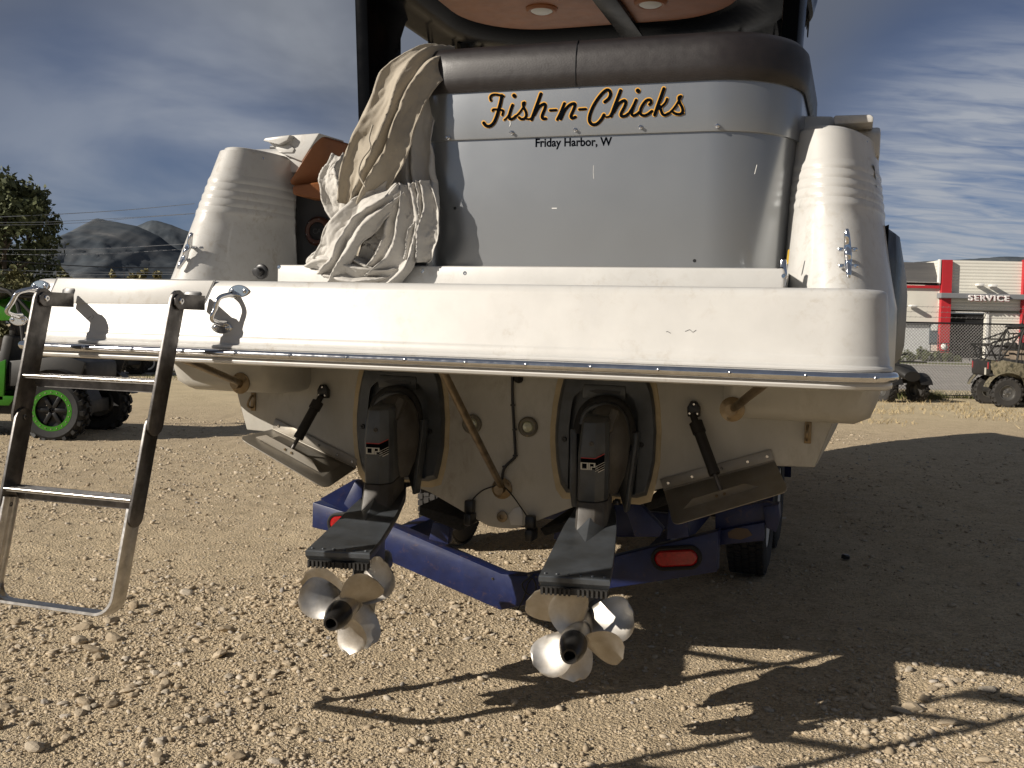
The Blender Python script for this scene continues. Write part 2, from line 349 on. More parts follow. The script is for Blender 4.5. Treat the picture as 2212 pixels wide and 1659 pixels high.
# lowest section: one bent loop
aL, aR = LAX + 0.022, LAY - 0.022
s0, s1, rc = 0.675, 1.015, 0.060
pts = [lp(aL, s0)] + [lp(aL, s1 - rc)]
for k in range(1, 8):
    t = math.pi / 2 * k / 8; pts.append(lp(aL + rc * (1 - math.cos(t)), s1 - rc + rc * math.sin(t)))
pts += [lp(aL + rc, s1), lp(aR - rc, s1)]
for k in range(1, 8):
    t = math.pi / 2 * k / 8; pts.append(lp(aR - rc + rc * math.sin(t), s1 - rc + rc * math.cos(t)))
pts += [lp(aR, s1 - rc), lp(aR, s0)]
m_ = MB(); rings = []
for i, p in enumerate(pts):
    t = (pts[min(i + 1, len(pts) - 1)] - pts[max(i - 1, 0)]).normalized(); nrm = t.cross(lfr).normalized()
    cs = [(-0.033, -0.0045), (-0.029, -0.0065), (0.029, -0.0065), (0.033, -0.0045), (0.033, 0.0045), (0.029, 0.0065), (0.012, 0.0062), (0.010, 0.0050), (0.002, 0.0050), (0, 0.0063), (-0.010, 0.0063), (-0.012, 0.005), (-0.029, 0.0065), (-0.033, 0.0045)]
    rings.append([p + lfr * x + nrm * z for x, z in cs])
m_.loft(rings, True, True, True); obj('ladder_loop', m_, alubright, LD, ang=40)

# ---- hull
HP = [(0.0, 0.598), (0.06, 0.602), (0.11, 0.622), (0.338, 0.726), (0.659, 0.815), (1.10, 0.946), (1.283, 0.951), (1.335, 1.11), (1.40, 1.33), (1.50, 1.345), (1.52, 1.60), (1.49, 1.85), (1.45, 2.12)]
def hsec(b):
    t = max(0, (b - 1.22) / 10.2); L = []
    wf = 1 + 0.045 * math.sin(math.pi * min(1, t * 1.6)); bowk = max(0.0, (t - 0.45) / 0.55)
    for i, (a, c) in enumerate(HP):
        fl = min(1, max(0, (c - 0.6) / 1.5))
        tap = (1 - bowk ** (1.5 + 1.7 * fl)); a2 = a * wf * max(tap, 0.015)
        c2 = c + (1 - fl) * 1.5 * bowk ** 2.6 + fl * 0.30 * t
        L.append((a2, c2))
    return L
rings = []
for b in [1.22, 1.5, 2.0, 3, 4, 5, 6, 7, 8, 8.6, 9.4, 10.2, 10.8, 11.2, 11.4]:
    h = hsec(b); rings.append([Vector((-a, b, c)) for a, c in reversed(h)] + [Vector((a, b, c)) for a, c in h[1:]])
mb = MB().loft(rings, False, False, False); hull = obj('hull', mb, gelold, boat, ang=25, fixn=False)
h = HP[:9]; poly = [Vector((-a, 1.217, c)) for a, c in reversed(h)] + [Vector((a, 1.217, c)) for a, c in h[1:]]
obj('transom', MB().slab(poly, (0, 0.05, 0)), gelold, boat, bev=0.006)
# foredeck and cabin top, hidden from here by the aft panel but casting the boat's shadow
dk = []
for b in [1.62, 3, 5, 7, 8.6, 10.2, 11.4]:
    a, c = hsec(b)[-1]; dk.append([Vector((-a, b, c)), Vector((-a * 0.5, b, c + 0.05 + (0.35 if b > 4.2 and b < 9 else 0))), Vector((a * 0.5, b, c + 0.05 + (0.35 if b > 4.2 and b < 9 else 0))), Vector((a, b, c))])
obj('deck', MB().loft(dk, False, False, False), gel, boat, ang=30)
for sg in (-1, 1):
    pr = []
    for i, b in enumerate([0.0, 0.05, 0.13, 0.5, 1.15]):
        g = [0.05, 0.018, 0, 0, 0][i]; w0, w1 = 0.945 + g, 1.50 - g; z0, z1 = 1.145 + g, 1.33; r = 0.05; B_ = 0.885 + b
        q = [(w0, z1), (w0, z0 + r), (w0 + r * .3, z0 + r * .3), (w0 + r, z0), (w1 - r * 1.6, z0), (w1 - r * .5, z0 + r * .5), (w1, z0 + r * 1.8), (w1 + 0.02, z1)]
        pr.append([Vector((sg * a, B_, c)) for a, c in q])
    obj('hull_sponson', MB().loft(pr, True), gelold, boat, ang=50)
# dark side strip of the starboard topsides, seen edge-on
sp = []
for b in [1.30, 1.36, 1.5, 2.2, 3.2, 4.4]:
    k = 0.0 if b == 1.30 else (0.022 if b == 1.36 else 0.034)
    sp.append([Vector((1.515 + 0.05 * (b - 1.3) + k * x, b, c)) for x, c in ((-.8, 1.33), (0.75, 1.34), (1.3, 1.42), (1.45, 1.60), (1.45, 1.76), (1.1, 1.87), (-.8, 1.90))])
obj('side_strip', MB().loft(sp, True), black, boat, ang=50)

# ---- stern quarters: ribbed, tapering, rounded
def quarter(sg):
    rings = []; EL = 2.5; zs = [1.34, 1.50, 1.575, 1.62, 1.70, 1.80, 1.88]
    base = 1.928
    for k in range(5):
        z = base + k * 0.0365; zs += [z + 0.0, z + 0.004, z + 0.018, z + 0.0355]
    zs += [2.114, 2.14, 2.17, 2.215, 2.228, 2.2285, 2.243, 2.247]
    for z in zs:
        t = (z - 1.59) / (2.245 - 1.59); t = max(-.03, min(1, t))
        ac = 1.34 - (0.075 if sg > 0 else 0.04) * t; r = (0.205 if sg > 0 else 0.222) - (0.012 if sg > 0 else 0.079) * t + 0.008 * max(0, 0.35 - t) ** 2 / .1; bA = 0.77 + 0.295 * t; r0_ = r
        if 1.927 < z < 2.112:
            k = (z - base) / 0.0365; fr = k - math.floor(k + 1e-6); r += 0.0048 * math.sin(math.pi * min(1, max(0, fr))) ** 0.7 if fr < 0.95 else 0
        if z > 2.2281: r -= 0.018
        if z > 2.246: r -= 0.012
        L = []; n = 22
        L.append(Vector((sg * (ac + r), 1.75, z)))
        for k in range(n + 1):
            th = math.pi * k / n; L.append(Vector((sg * (ac + r * math.cos(th)), bA + (r0_ - r) + EL * r0_ * (1 - math.sin(th)), z)))
        inn = ac - r
        L.append(Vector((sg * (inn - 0.004), 1.37 if sg < 0 else 1.75, z)))
        L.append(Vector((sg * (inn + 0.05), 1.47 if sg < 0 else 1.75, z)))
        L.append(Vector((sg * (ac), 1.75, z)))
        rings.append(L)
    o = obj('stern_quarter', MB().loft(rings, True), gel, boat, ang=50)
    for th in (0.25, 0.5, 0.8) if sg > 0 else (0.55, 0.85):
        r = 0.193 if sg > 0 else 0.143; p = Vector((sg * ((1.267 if sg > 0 else 1.30) + r * math.cos(math.pi * th * .9)), 1.065 + 2.5 * r * (1 - math.sin(math.pi * th * .9)), 2.205))
        ax = Vector((sg * math.cos(math.pi * th * .9), -math.sin(math.pi * th * .9), 0.1))
        obj('snap_stud', MB().lathe([(0.006, -0.004), (0.007, 0.004), (0.004, 0.009)], p, ax, 8), chrome, o)
    return o
ql, qr = quarter(-1), quarter(1)
# cleats
def cleat(px_top, px_bot, feet, bb):
    e = empty('mooring_cleat', boat)
    t, q = at(*px_top, b=bb - 0.052), at(*px_bot, b=bb - 0.075); d = q - t
    pts = [t, t + d * 0.12, t + d * 0.35 + Vector((0, .012, 0)), t + d * 0.5 + Vector((0, .006, 0)), t + d * 0.65 + Vector((0, .012, 0)), t + d * 0.88, q]
    obj('cleat_horn', MB().tube(smooth_path(pts, 4), [0.006 + 0.0075 * math.sin(math.pi * i / 24) for i in range(25)], 10), chrome, e, ang=60)
    for k in (0.40, 0.62) if False else (0.38, 0.72):
        c = t + d * k
        obj('cleat_foot', MB().lathe([(0.011, 0), (0.008, 0.02), (0.009, 0.075)], c, (0, 1, 0), 10), chrome, e)
        b2 = c + Vector((0, 0.062 + 0.02 * k, 0)); m2 = MB().box(b2, (0.066, 0.016, 0.016)); obj('cleat_base', m2, chrome, e, bev=0.006)
        for sx_ in (-.023, .023): bolt(b2 + Vector((sx_, -0.008, 0)), (0, -1, 0), 0.006, 0.003, e)
cleat((415, 503), (386, 581), None, 0.86); cleat((1829, 495), (1833, 601), None, 0.80)
# deck step in front of the silver panel
obj('deck_step', MB().box((0.16, 1.12, 1.635), (2.02, 0.72, 0.12)), gel, boat, bev=0.012)
for x, y in ((601, 576), (911, 585), (1003, 590), (1692, 596)):
    p = at(x, y, b=0.755); bolt(Vector((p.x, 0.762, min(p.z, 1.685))), (0, -1, 0), 0.008, 0.004, boat)
# gunwale tops behind the quarters
for sg in (-1, 1):
    e = MB(); a0, a1 = (1.07, 1.49) if sg < 0 else (1.04, 1.47)
    prf = [(1.36, 2.17), (1.36, 2.262), (1.42, 2.295), (2.6, 2.36), (2.6, 2.10)]
    e.slab([Vector((sg * a0, b, c)) for b, c in prf], (sg * (a1 - a0), 0, 0)); g = obj('gunwale_cap', e, gel, boat, bev=0.012)
    if sg > 0:
        obj('gunwale_lid', MB().slab([at(x, y, b=1.22) for x, y in ((1800, 252), (1806, 249), (1880, 247), (1887, 252), (1886, 264), (1802, 269))], (0, .3, .01)), gel, boat, bev=.006)
        obj('cap_face', MB().slab([at(x, y, b=1.32) for x, y in ((1702, 258), (1742, 250), (1800, 251), (1806, 282), (1730, 312), (1698, 300))], (0, .3, .01)), gel, boat, bev=.008)
    else: obj('gunwale_lid', MB().slab([at(x, y, b=1.29) for x, y in ((567, 304), (572, 298), (626, 291), (620, 303), (602, 312))], (0, .16, .012)), gel, boat, bev=.006)
    obj('cap_knob', MB().lathe([(0.03, 0), (0.03, 0.018), (0.018, 0.022), (0.018, 0.036)], (sg * 1.33, 1.62, 2.325), (0, 0, 1), 14), black, boat)
obj('vent_hatch', MB().box((-1.33, 1.75, 2.345), (0.24, 0.22, 0.02)), black, boat, bev=0.004)
for da in (0, 0.022): obj('tether_eye', MB().tube([(-1.10 + da, 1.55, 2.30), (-1.10 + da, 1.55, 2.355)], 0.009, 8), chrome, boat)
obj('cap_face', MB().slab([at(x, y, b=1.33) for x, y in ((574, 303), (604, 293), (690, 287), (652, 349), (606, 331))], (0, .25, .01)), gel, boat, bev=.008)
obj('cap_hatch', MB().slab([at(x, y, b=1.328) for x, y in ((596, 316), (628, 313), (637, 322), (633, 330), (604, 330))], (0, -.006, 0)), gel, boat, bev=.003)

# ---- silver aft panel with the name, brown bolster above it
def box_path(o, c, n=8, left=True):
    L = [Vector((-0.275 - o, 1.75, c))]
    r = 0.14
    for k in range(n + 1):
        t = math.pi + math.pi / 2 * k / n; L.append(Vector((-0.275 - o + (r + o) + (r + o) * math.cos(t), 0.86 - o + (r + o) + (r + o) * math.sin(t), c)))
    for k in range(1, 10): L.append(Vector((-0.135 + (0.87 + 0.135) * k / 10, 0.86 - o - 0.004 * math.sin(math.pi * k / 10), c)))
    r = 0.28
    for k in range(n * 2 + 1):
        t = 1.5 * math.pi + math.pi / 2 * k / (n * 2); L.append(Vector((1.15 + o - (r + o) + (r + o) * math.cos(t), 0.86 - o + (r + o) + (r + o) * math.sin(t), c)))
    L.append(Vector((1.15 + o, 1.75, c))); return L
mb = MB().loft([box_path(0.0, 1.70), box_path(0.002, 1.72), box_path(0.020, 2.16), box_path(0.021, 2.20)], True)
panel = obj('silver_panel', mb, silver, boat, ang=30)
mb = MB().loft([box_path(0.026, 2.188), box_path(0.030, 2.1885), box_path(0.031, 2.194), box_path(0.036, 2.35), box_path(0.037, 2.378), box_path(0.02, 2.385)], True)
upper = obj('name_panel', mb, silver, boat, ang=30)
def panel_b(c): return 0.86 - (0.031 + (c - 2.19) / 0.16 * 0.005 if c > 2.188 else 0.002 + (c - 1.72) / 0.44 * 0.018) - 0.003
def pan(x, y, off=0.0):
    b = 0.83
    for _ in range(3):
        p = at(x, y, b=b); b = panel_b(p.z) - off
    return at(x, y, b=b)
prf = [(0.03, 2.375), (0.045, 2.368), (0.056, 2.385), (0.060, 2.42), (0.060, 2.47), (0.052, 2.515), (0.030, 2.54), (-0.02, 2.552), (-0.10, 2.555)]
mb = MB().loft([box_path(o, c, 8) for o, c in prf], True); bol = obj('bolster_cushion', mb, leather, boat, ang=60)
for x0 in (0.385,):
    pts = [Vector((x0, 0.86 - o - 0.0045, c)) for o, c in prf[1:-1]]; obj('cushion_seam', MB().tube(smooth_path(pts, 3), 0.0022 if x0 < .5 else .0012, 6), black, bol)
for x, y in ((968, 298), (1106, 287), (1243, 281), (1384, 275), (1550, 272)):
    p = at(x, y, b=0.825); obj('snap_stud', MB().lathe([(0.0085, 0), (0.0085, 0.006), (0.0055, 0.008), (0.0055, 0.02), (0.003, 0.022)], Vector((p.x, panel_b(p.z) + 0.003, p.z)), (0, -1, 0), 10), chrome, upper)
for x, y in ((984, 450), (1186, 560), (1343, 562), (1500, 563)):
    p = at(x, y, b=0.855); obj('panel_screw', MB().lathe([(0.007, 0), (0.006, 0.003)], Vector((p.x, panel_b(p.z) + 0.004, p.z)), (0, -1, 0), 8), black, panel)
obj('panel_base_trim', MB().loft([box_path(0.004, 1.694), box_path(0.006, 1.696), box_path(0.006, 1.7005), box_path(0.0, 1.7015)], True), bronze, boat)
# script lettering: strokes sighted on the photograph, laid on the panel as cut vinyl
LS_ = 0.22705
def lpx(x, y): return (999.1 + LS_ * x, 178.2 + LS_ * y)
strokes = {
 'F': [([(268,168),(262,140),(278,118),(310,112),(350,118),(388,128)],13), ([(372,122),(362,180),(345,245),(325,315),(296,380),(258,412),(222,408),(200,382)],17), ([(284,266),(292,254),(330,254),(378,262),(384,275),(376,306)],12)],
 'i': [([(396,354),(425,326),(455,270),(476,212)],10), ([(474,212),(452,275),(442,320),(450,345),(480,340),(505,318)],15), ],
 'dot': [([(488,121),(493,128)],20)],
 's': [([(498,328),(540,285),(575,235),(592,196)],11), ([(588,188),(574,196),(580,235),(600,275),(604,315),(584,342),(556,345),(536,330)],14)],
 'h': [([(600,342),(640,344),(668,318)],11), ([(656,350),(688,262),(718,180),(744,106)],17), ([(682,305),(722,235),(768,203),(786,212),(780,250),(756,312),(762,340),(790,342)],16)],
 'dash': [([(832,263),(890,260)],14)],
 'n': [([(900,350),(930,290),(958,220),(968,196)],15), ([(934,345),(972,262),(1018,212),(1058,198),(1068,214),(1052,262),(1030,315),(1042,337),(1072,326)],16)],
 'dash2': [([(1110,254),(1170,250)],14)],
 'C': [([(1352,182),(1388,152),(1406,112),(1396,76),(1364,72),(1310,122),(1250,210),(1212,300),(1206,362),(1232,396),(1276,392),(1318,352),(1344,306)],17)],
 'h2': [([(1362,326),(1396,318),(1424,270),(1450,205)],11), ([(1412,318),(1444,228),(1474,150),(1502,74)],17), ([(1436,280),(1480,205),(1530,170),(1550,180),(1542,222),(1508,290),(1512,318),(1545,316),(1575,296)],16)],
 'i2': [([(1572,300),(1610,240),(1648,164)],11), ([(1650,164),(1624,228),(1606,288),(1622,312),(1656,300),(1680,280)],15), ],
 'dot2': [([(1666,74),(1670,80)],22)],
 'c': [([(1776,206),(1792,188),(1786,164),(1752,166),(1716,205),(1692,256),(1694,298),(1726,312),(1764,298),(1800,270)],15)],
 'k': [([(1826,306),(1858,212),(1888,130),(1914,56)],17), ([(1842,262),(1890,228),(1928,190),(1944,152)],12), ([(1876,222),(1888,268),(1902,298),(1926,308),(1958,292)],15)],
 's2': [([(1954,300),(2006,248),(2046,190),(2072,140)],12), ([(2076,128),(2056,142),(2064,190),(2086,232),(2092,272),(2070,298),(2030,296),(2004,282)],15), ([(2062,300),(2098,290)],12)],
}
def ribbon(mb, pts, half, off):
    S = smooth_path([(x, y, 0) for x, y in pts], 7); n = len(S); Lft, Rgt = [], []
    for i, p in enumerate(S):
        t = (S[min(i + 1, n - 1)] - S[max(i - 1, 0)]).normalized(); nn = Vector((-t.y, t.x, 0))
        h = half
        Lft.append(p + nn * h); Rgt.append(p - nn * h)
    t0 = (S[1] - S[0]).normalized(); t1 = (S[-1] - S[-2]).normalized()
    def capf(c, t, s):
        nn = Vector((-t.y, t.x, 0)); return [c + (nn * math.cos(th) + t * s * math.sin(th)) * half for th in [math.pi * k / 6 for k in range(1, 6)]]
    out = Lft + capf(S[-1], t1, 1) + Rgt[::-1] + [q for q in reversed(capf(S[0], t0, -1))]
    # strip faces (safe for curved strokes)
    def P3(q): x, y = lpx(q.x, q.y); return pan(x, y, off)
    for i in range(n - 1):
        mb.add([P3(Lft[i]), P3(Lft[i + 1]), P3(Rgt[i + 1]), P3(Rgt[i])], [(0, 1, 2, 3)])
    for c, t, s, A, B in ((S[-1], t1, 1, Lft[-1], Rgt[-1]), (S[0], t0, -1, Lft[0], Rgt[0])):
        poly = [A] + capf(c, t, s) + [B]; mb.add([P3(q) for q in poly], [tuple(range(len(poly)))])
k = 0
for nm, ss in strokes.items():
    A, B = MB(), MB()
    for pts, hw in ss:
        k += 1; ribbon(A, pts, hw + 5.5, 0.0008 + 0.00003 * k)
        ribbon(B, [(x + 1.5, y + 2.5) for x, y in pts], hw - 1.5, 0.0024 + 0.00003 * k)
    g = obj('letter', A, inkgold, upper, ang=0); obj('letter_face', B, inkblack, upper, ang=0)
def text_mesh(body, size, shear=0.0, extrude=0.0, bold=0.0, space=1.0):
    c = bpy.data.curves.new('txt', 'FONT'); c.body = body; c.size = size; c.shear = shear; c.extrude = extrude; c.offset = bold; c.space_character = space
    o = bpy.data.objects.new('txt', c); COL.objects.link(o); dg = bpy.context.evaluated_depsgraph_get(); dg.update()
    me = bpy.data.meshes.new_from_object(o.evaluated_get(dg)); bpy.data.objects.remove(o); return me
# home port, laid on the lower panel (the last letter is worn off)
tm = text_mesh('Friday Harbor, W', 1.0, bold=0.028)
w = max(v.co.x for v in tm.vertices)
for v in tm.vertices:
    s = v.co.x / w; zy = v.co.y
    p = pan(1155.5 + s * 166.5, 317.0 - s * 3.0 - zy * 25.5, 0.0012); v.co = p
tm.materials.append(inkblack); o = bpy.data.objects.new('home_port_lettering', tm); COL.objects.link(o); o.parent = panel
# paint runs and scratches on the silver
for pts, r in (([(1101, 256), (1102.5, 268), (1101, 273)], .0016), ([(1282, 357), (1281.5, 372), (1282.5, 386)], .0007), ([(1635, 356), (1630, 376)], .0012), ([(1192, 450), (1203, 450)], .0018)):
    obj('paint_chip', MB().tube([pan(x, y, 0.0012) for x, y in pts], r, 5, flat=0.4), white, panel)

# ---- hardtop
HT = empty('hardtop', boat)
def leg(aft, fw, th, bA, bF, sg):
    A = [at(x, y, b=bA) for x, y in aft]; Fp = [at(x, y, b=bF) for x, y in fw]
    n = 12; A = smooth_path(A, 5); Fp = smooth_path(Fp, 5); rings = []
    for i in range(n):
        t = i / (n - 1); p = A[int(t * (len(A) - 1))]; q = Fp[int(t * (len(Fp) - 1))]
        rings.append([p, p + Vector((sg * th, 0, 0)), q + Vector((sg * th, 0, 0)), q])
    return obj('hardtop_leg', MB().loft(rings, True), gloss, HT, bev=0.008)
# port leg
def lg(sg):
    rings = []
    for t in [0, .15, .3, .45, .6, .72, .82, .9, 1.0]:
        c = 2.25 + 1.1 * t; ao = 1.085 + 0.04 * t; bA = 1.92 - 0.04 * t; fl = max(0, t - 0.70)
        bF = 2.30 + 5.0 * fl * fl if t > .70 else 2.30
        th = 0.075; ai = ao - th
        rings.append([Vector((sg * ao, bA, c)), Vector((sg * (ao + .012), (bA + bF) / 2, c)), Vector((sg * ao, bF, c)), Vector((sg * ai, bF, c)), Vector((sg * (ai - .01), (bA + bF) / 2, c)), Vector((sg * ai, bA, c))])
    obj('hardtop_leg', MB().loft(rings, True), gloss, HT, ang=40, bev=0.012)
lg(-1); lg(1)
def roof_ring(ins, c, front=3.35, back=0.9):
    L = []; A = 1.12 - ins; r = 0.55 - ins * .3
    for cx_, cy_, q in ((A - r, front - ins - r, 0), (-A + r, front - ins - r, 1)):
        for k in range(13):
            t = math.pi / 2 * (q + k / 12); L.append(Vector((cx_ + r * math.cos(t), cy_ + r * math.sin(t), c)))
    r2 = 0.3
    for cx_, cy_, q in ((-A + r2, back + ins + r2, 2), (A - r2, back + ins + r2, 3)):
        for k in range(7):
            t = math.pi / 2 * (q + k / 6); L.append(Vector((cx_ + r2 * math.cos(t), cy_ + r2 * math.sin(t), c)))
    return L
mb = MB().loft([roof_ring(0.345, 3.22, 3.18), roof_ring(0.315, 3.185, 3.19), roof_ring(0.20, 3.175), roof_ring(0.12, 3.195), roof_ring(0.05, 3.165), roof_ring(0.0, 3.18), roof_ring(-0.02, 3.26), roof_ring(0.0, 3.36), roof_ring(0.15, 3.42)], True, False, True)
obj('roof_shell', mb, gloss, HT, ang=50)
obj('ceiling_panel', MB().loft([roof_ring(0.337, 3.205, 3.18), roof_ring(0.337, 3.23, 3.18)], True), tanvinyl, HT)
obj('ceiling_rib', MB().box((0.10, 2.1, 3.19), (0.13, 1.95, 0.035)), gloss, HT, bev=0.012)
for x, y in ((1170, 26), (1405, 12)):
    p = at(x, y, c=3.187); ln = obj('ceiling_lamp', MB().lathe([(0.088, 0.03), (0.088, 0.012), (0.074, 0.0), (0.062, 0.002), (0.06, 0.012)], p, (0, 0, 1), 28), tanvinyl, HT, ang=40)
    obj('lamp_glass', MB().lathe([(0.06, 0.004), (0.045, -0.004), (0.02, -0.007)], p, (0, 0, 1), 24), white, ln)
# ragged black cloth along the front rim
rr = roof_ring(0.02, 3.20); n = len(rr); pts = [rr[i] for i in range(0, 26)]
mb = MB(); S = []
for i in range(len(pts) - 1):
    for kk in range(6): S.append(pts[i].lerp(pts[i + 1], kk / 6))
top = S; bot = []
for i, p in enumerate(S):
    d = 0.03 + 0.05 * abs(mnoise.noise(Vector((i * 0.23, 0, 3)))) + (0.10 if i % 29 in (3, 4) else 0) + (0.05 if i % 17 == 8 else 0)
    bot.append(p + Vector((0.012 * mnoise.noise(Vector((i * .3, 5, 0))), 0.012 * mnoise.noise(Vector((i * .31, 9, 0))), -d)))
mb.loft([top, bot], False, False, False); fr = obj('torn_fringe', mb, rubber, HT, ang=0)
sm = fr.modifiers.new('s', 'SOLIDIFY'); sm.thickness = 0.004
# front posts under the roof (behind the bolster)
for sg in (-1, 1): obj('windscreen_post', MB().tube([(sg * .95, 2.95, 3.22), (sg * 1.1, 4.6, 2.35)], 0.04, 8), gloss, HT)

# ---- cockpit side seen in the gap: dark side wall, loudspeaker, tan coaming
wl = [at(x, y, b=1.46) for x, y in ((641, 420), (735, 420), (735, 590), (641, 578))]
obj('cockpit_side', MB().slab(wl, (0, 0.05, 0)), darkgrey, boat)
obj('cockpit_back', MB().box((-0.60, 2.3, 1.95), (1.0, 0.05, 0.9)), darkgrey, boat)
obj('cockpit_floor', MB().box((-0.55, 1.75, 1.66), (1.15, 0.9, 0.05)), darkgrey, boat)
p = at(689, 500, b=1.44); sp_ = obj('loudspeaker', MB().lathe([(0.070, 0.012), (0.070, -0.012), (0.058, -0.024), (0.044, -0.020), (0.042, 0.0)], p, (0, 1, 0), 32), mat('speaker ring', (0.085, 0.032, 0.018), .5), boat, ang=50)
obj('speaker_grille', MB().lathe([(0.043, -0.014), (0.03, -0.019), (0.01, -0.021)], p, (0, 1, 0), 24), rubber, sp_)
for i in range(6):
    t = i * math.pi / 3 + .3; obj('speaker_screw', MB().lathe([(0.003, -0.024), (0.002, -0.027)], p + Vector((0.058 * math.cos(t), 0.002, 0.058 * math.sin(t))), (0, 1, 0), 6), chrome, sp_)
tmk = text_mesh('CA', 0.034); 
for v in tmk.vertices: v.co = Vector((p.x - 0.022 + v.co.x, p.y - 0.0225, p.z - 0.012 + v.co.y))
tmk.materials.append(inkpale if False else mat('speaker mark', (0.06, 0.058, 0.055), .5)); o = bpy.data.objects.new('speaker_mark', tmk); COL.objects.link(o); o.parent = sp_
co = [at(689, 291, b=1.35), at(714, 300, b=1.42), at(713, 352, b=1.45), at(704, 392, b=1.45), at(632, 402, b=1.30), at(623, 393, b=1.28)]
obj('coaming_bolster', MB().slab(co, (0.02, 0.55, 0.02)), tanvinyl, boat, bev=0.014, seg=3)
co = [at(630, 400, b=1.27), at(700, 390, b=1.37), at(706, 428, b=1.37), at(690, 429, b=1.34), at(631, 421, b=1.27)]
obj('side_cushion', MB().slab(co, (0.0, 0.5, 0.0)), tanvinyl, boat, bev=0.012, seg=3)
# shore-power inlet and hose fitting at the foot of the port quarter
p = at(566, 587, b=0.80); e = obj('deck_fitting', MB().lathe([(0.032, 0.0), (0.032, -0.01), (0.026, -0.014), (0.018, -0.014), (0.018, -0.045), (0.010, -0.047)], p + Vector((0, .0, 0)), (0, 1, 0.1), 20), black, boat, ang=40)
p = at(1692, 592, b=0.80)
obj('door_latch', MB().slab([p + Vector(q) for q in ((-.012, 0, -.045), (.012, 0, -.045), (.016, 0, .0), (.010, 0, .05), (-.008, 0, .05), (-.014, 0, 0))], (0, -0.02, 0)), chrome, boat, bev=0.004)
obj('latch_cord', MB().tube(smooth_path([p + Vector(q) for q in ((0, -.024, .02), (-.02, -.03, .015), (-.035, -.025, -.01), (-.03, -.02, -.03))], 5), 0.003, 6), black, boat)
p = at(1700, 552, b=0.84); obj('warning_label', MB().slab([at(x, y, b=0.84) for x, y in ((1702, 540), (1706, 538), (1703, 570), (1698, 572))], (0, -0.003, 0)), mat('yellow label', (0.6, 0.38, 0.03), .5), boat)
# small marks on the fascia
for L in ([(196, 683), (190, 688), (187, 690)], [(200, 680), (203, 684), (198, 690)], [(1449, 720), (1442, 716), (1439, 717)], [(1480, 716), (1490, 712), (1497, 718), (1504, 713)]):
    obj('scuff_mark', MB().tube([fas(x, y, 0.0006) for x, y in L], 0.0009, 5, flat=0.3), darkgrey, platform)

# ---- platform struts
def strut(p, q, ax):
    e = empty('platform_strut', boat); obj('strut_tube', MB().tube([p, q], 0.0145, 12), bronze, e, ang=60)
    obj('strut_flange', MB().lathe([(0.046, 0.0), (0.046, -0.006), (0.034, -0.012), (0.021, -0.016), (0.021, -0.05)], q, ax, 20), bronze, e, ang=40)
    for t in (0.6, 2.2, 4.4): bolt(q + Vector((0.034 * math.cos(t), -0.008, 0.034 * math.sin(t))), (0, -1, 0), 0.007, 0.005, e, bronze)
def pt(x, y, b): p = at(x, y, b=b); return Vector(p)
strut(pt(396, 775, 0.06), pt(520, 828, 0.885), (0, 1, 0)); strut(pt(1655, 826, 0.08), pt(1582, 884, 0.885), (0, 1, 0)); strut(pt(950, 790, 0.05), pt(1085, 1055, 1.215), (0, 1, 0))
# through-hull lights, drain plug, rings
for x in (1020, 1141):
    p = pt(x, 916 + (x - 1020) * .05, 1.214); e = obj('underwater_light', MB().lathe([(0.043, 0.004), (0.043, -0.008), (0.036, -0.013), (0.026, -0.010), (0.026, 0.0)], p, (0, 1, 0), 28), mat('light bezel', (0.17, 0.155, 0.12), .5, .3), boat, ang=40)
    obj('light_lens', MB().lathe([(0.0262, -0.004), (0.02, -0.012), (0.008, -0.015)], p, (0, 1, 0), 20), lensm, e)
    for i in range(3):
        t = i * 2.1 + .5; bolt(p + Vector((0.037 * math.cos(t), -0.010, 0.037 * math.sin(t))), (0, -1, 0), 0.004, 0.003, e, bronze)
p = pt(1085, 1116, 1.214); obj('drain_plug', MB().lathe([(0.024, 0), (0.024, -0.005), (0.010, -0.007), (0.010, 0.004)], p, (0, 1, 0), 20), bronze, boat)
for x, y, rot in ((545, 868, 0.6), (1745, 935, 0.05)):
    p = pt(x, y, 1.205); pts = [p + Vector((0.010 * math.sin(t * 2) * rot - .002, -0.030 * math.sin(t), 0.028 * math.cos(t))) for t in [math.pi * k / 10 for k in range(11)]]
    e = obj('tie_down_ring', MB().tube(pts, 0.0055, 8), bronze, boat, ang=60); obj('ring_plate', MB().box(p + Vector((0, 0.008, 0)), (0.026, 0.006, 0.085)), bronze, e, bev=0.002)
# wiring down the middle, junction bracket, transducers
obj('wiring', MB().tube(smooth_path([pt(x, y, 1.205) for x, y in ((1107, 800), (1107, 860), (1110, 920), (1113, 980), (1108, 992), (1090, 1010), (1084, 1035))], 5), 0.0062, 8), black, boat, ang=60)
for x, y in ((1108, 875), (1112, 928), (1113, 984), (1090, 1008)): obj('wire_clip', MB().box(pt(x, y, 1.204), (0.02, 0.014, 0.008)), black, boat, bev=.002)
obj('wire_gland', MB().lathe([(0.020, 0), (0.018, -0.02), (0.010, -0.03)], pt(1121, 818, 1.216), (0, 1, 0), 10), rubber, boat)
for s in ([(1084, 1046), (1045, 1058), (1022, 1078), (1017, 1092)], [(1088, 1050), (1108, 1072), (1128, 1100), (1140, 1118)]):
    obj('transducer_cable', MB().tube(smooth_path([pt(x, y, 1.2) for x, y in s], 6), 0.0032, 6), black, boat)
for x, y in ((1015, 1094), (1146, 1128)):
    p = pt(x, y, 1.19); e = obj('transducer', MB().box(p, (0.042, 0.04, 0.058)), black, boat, bev=0.008); obj('transducer_foot', MB().box(p + Vector((0.003, 0.005, -0.052)), (0.034, 0.09, 0.052)), black, e, bev=0.008)
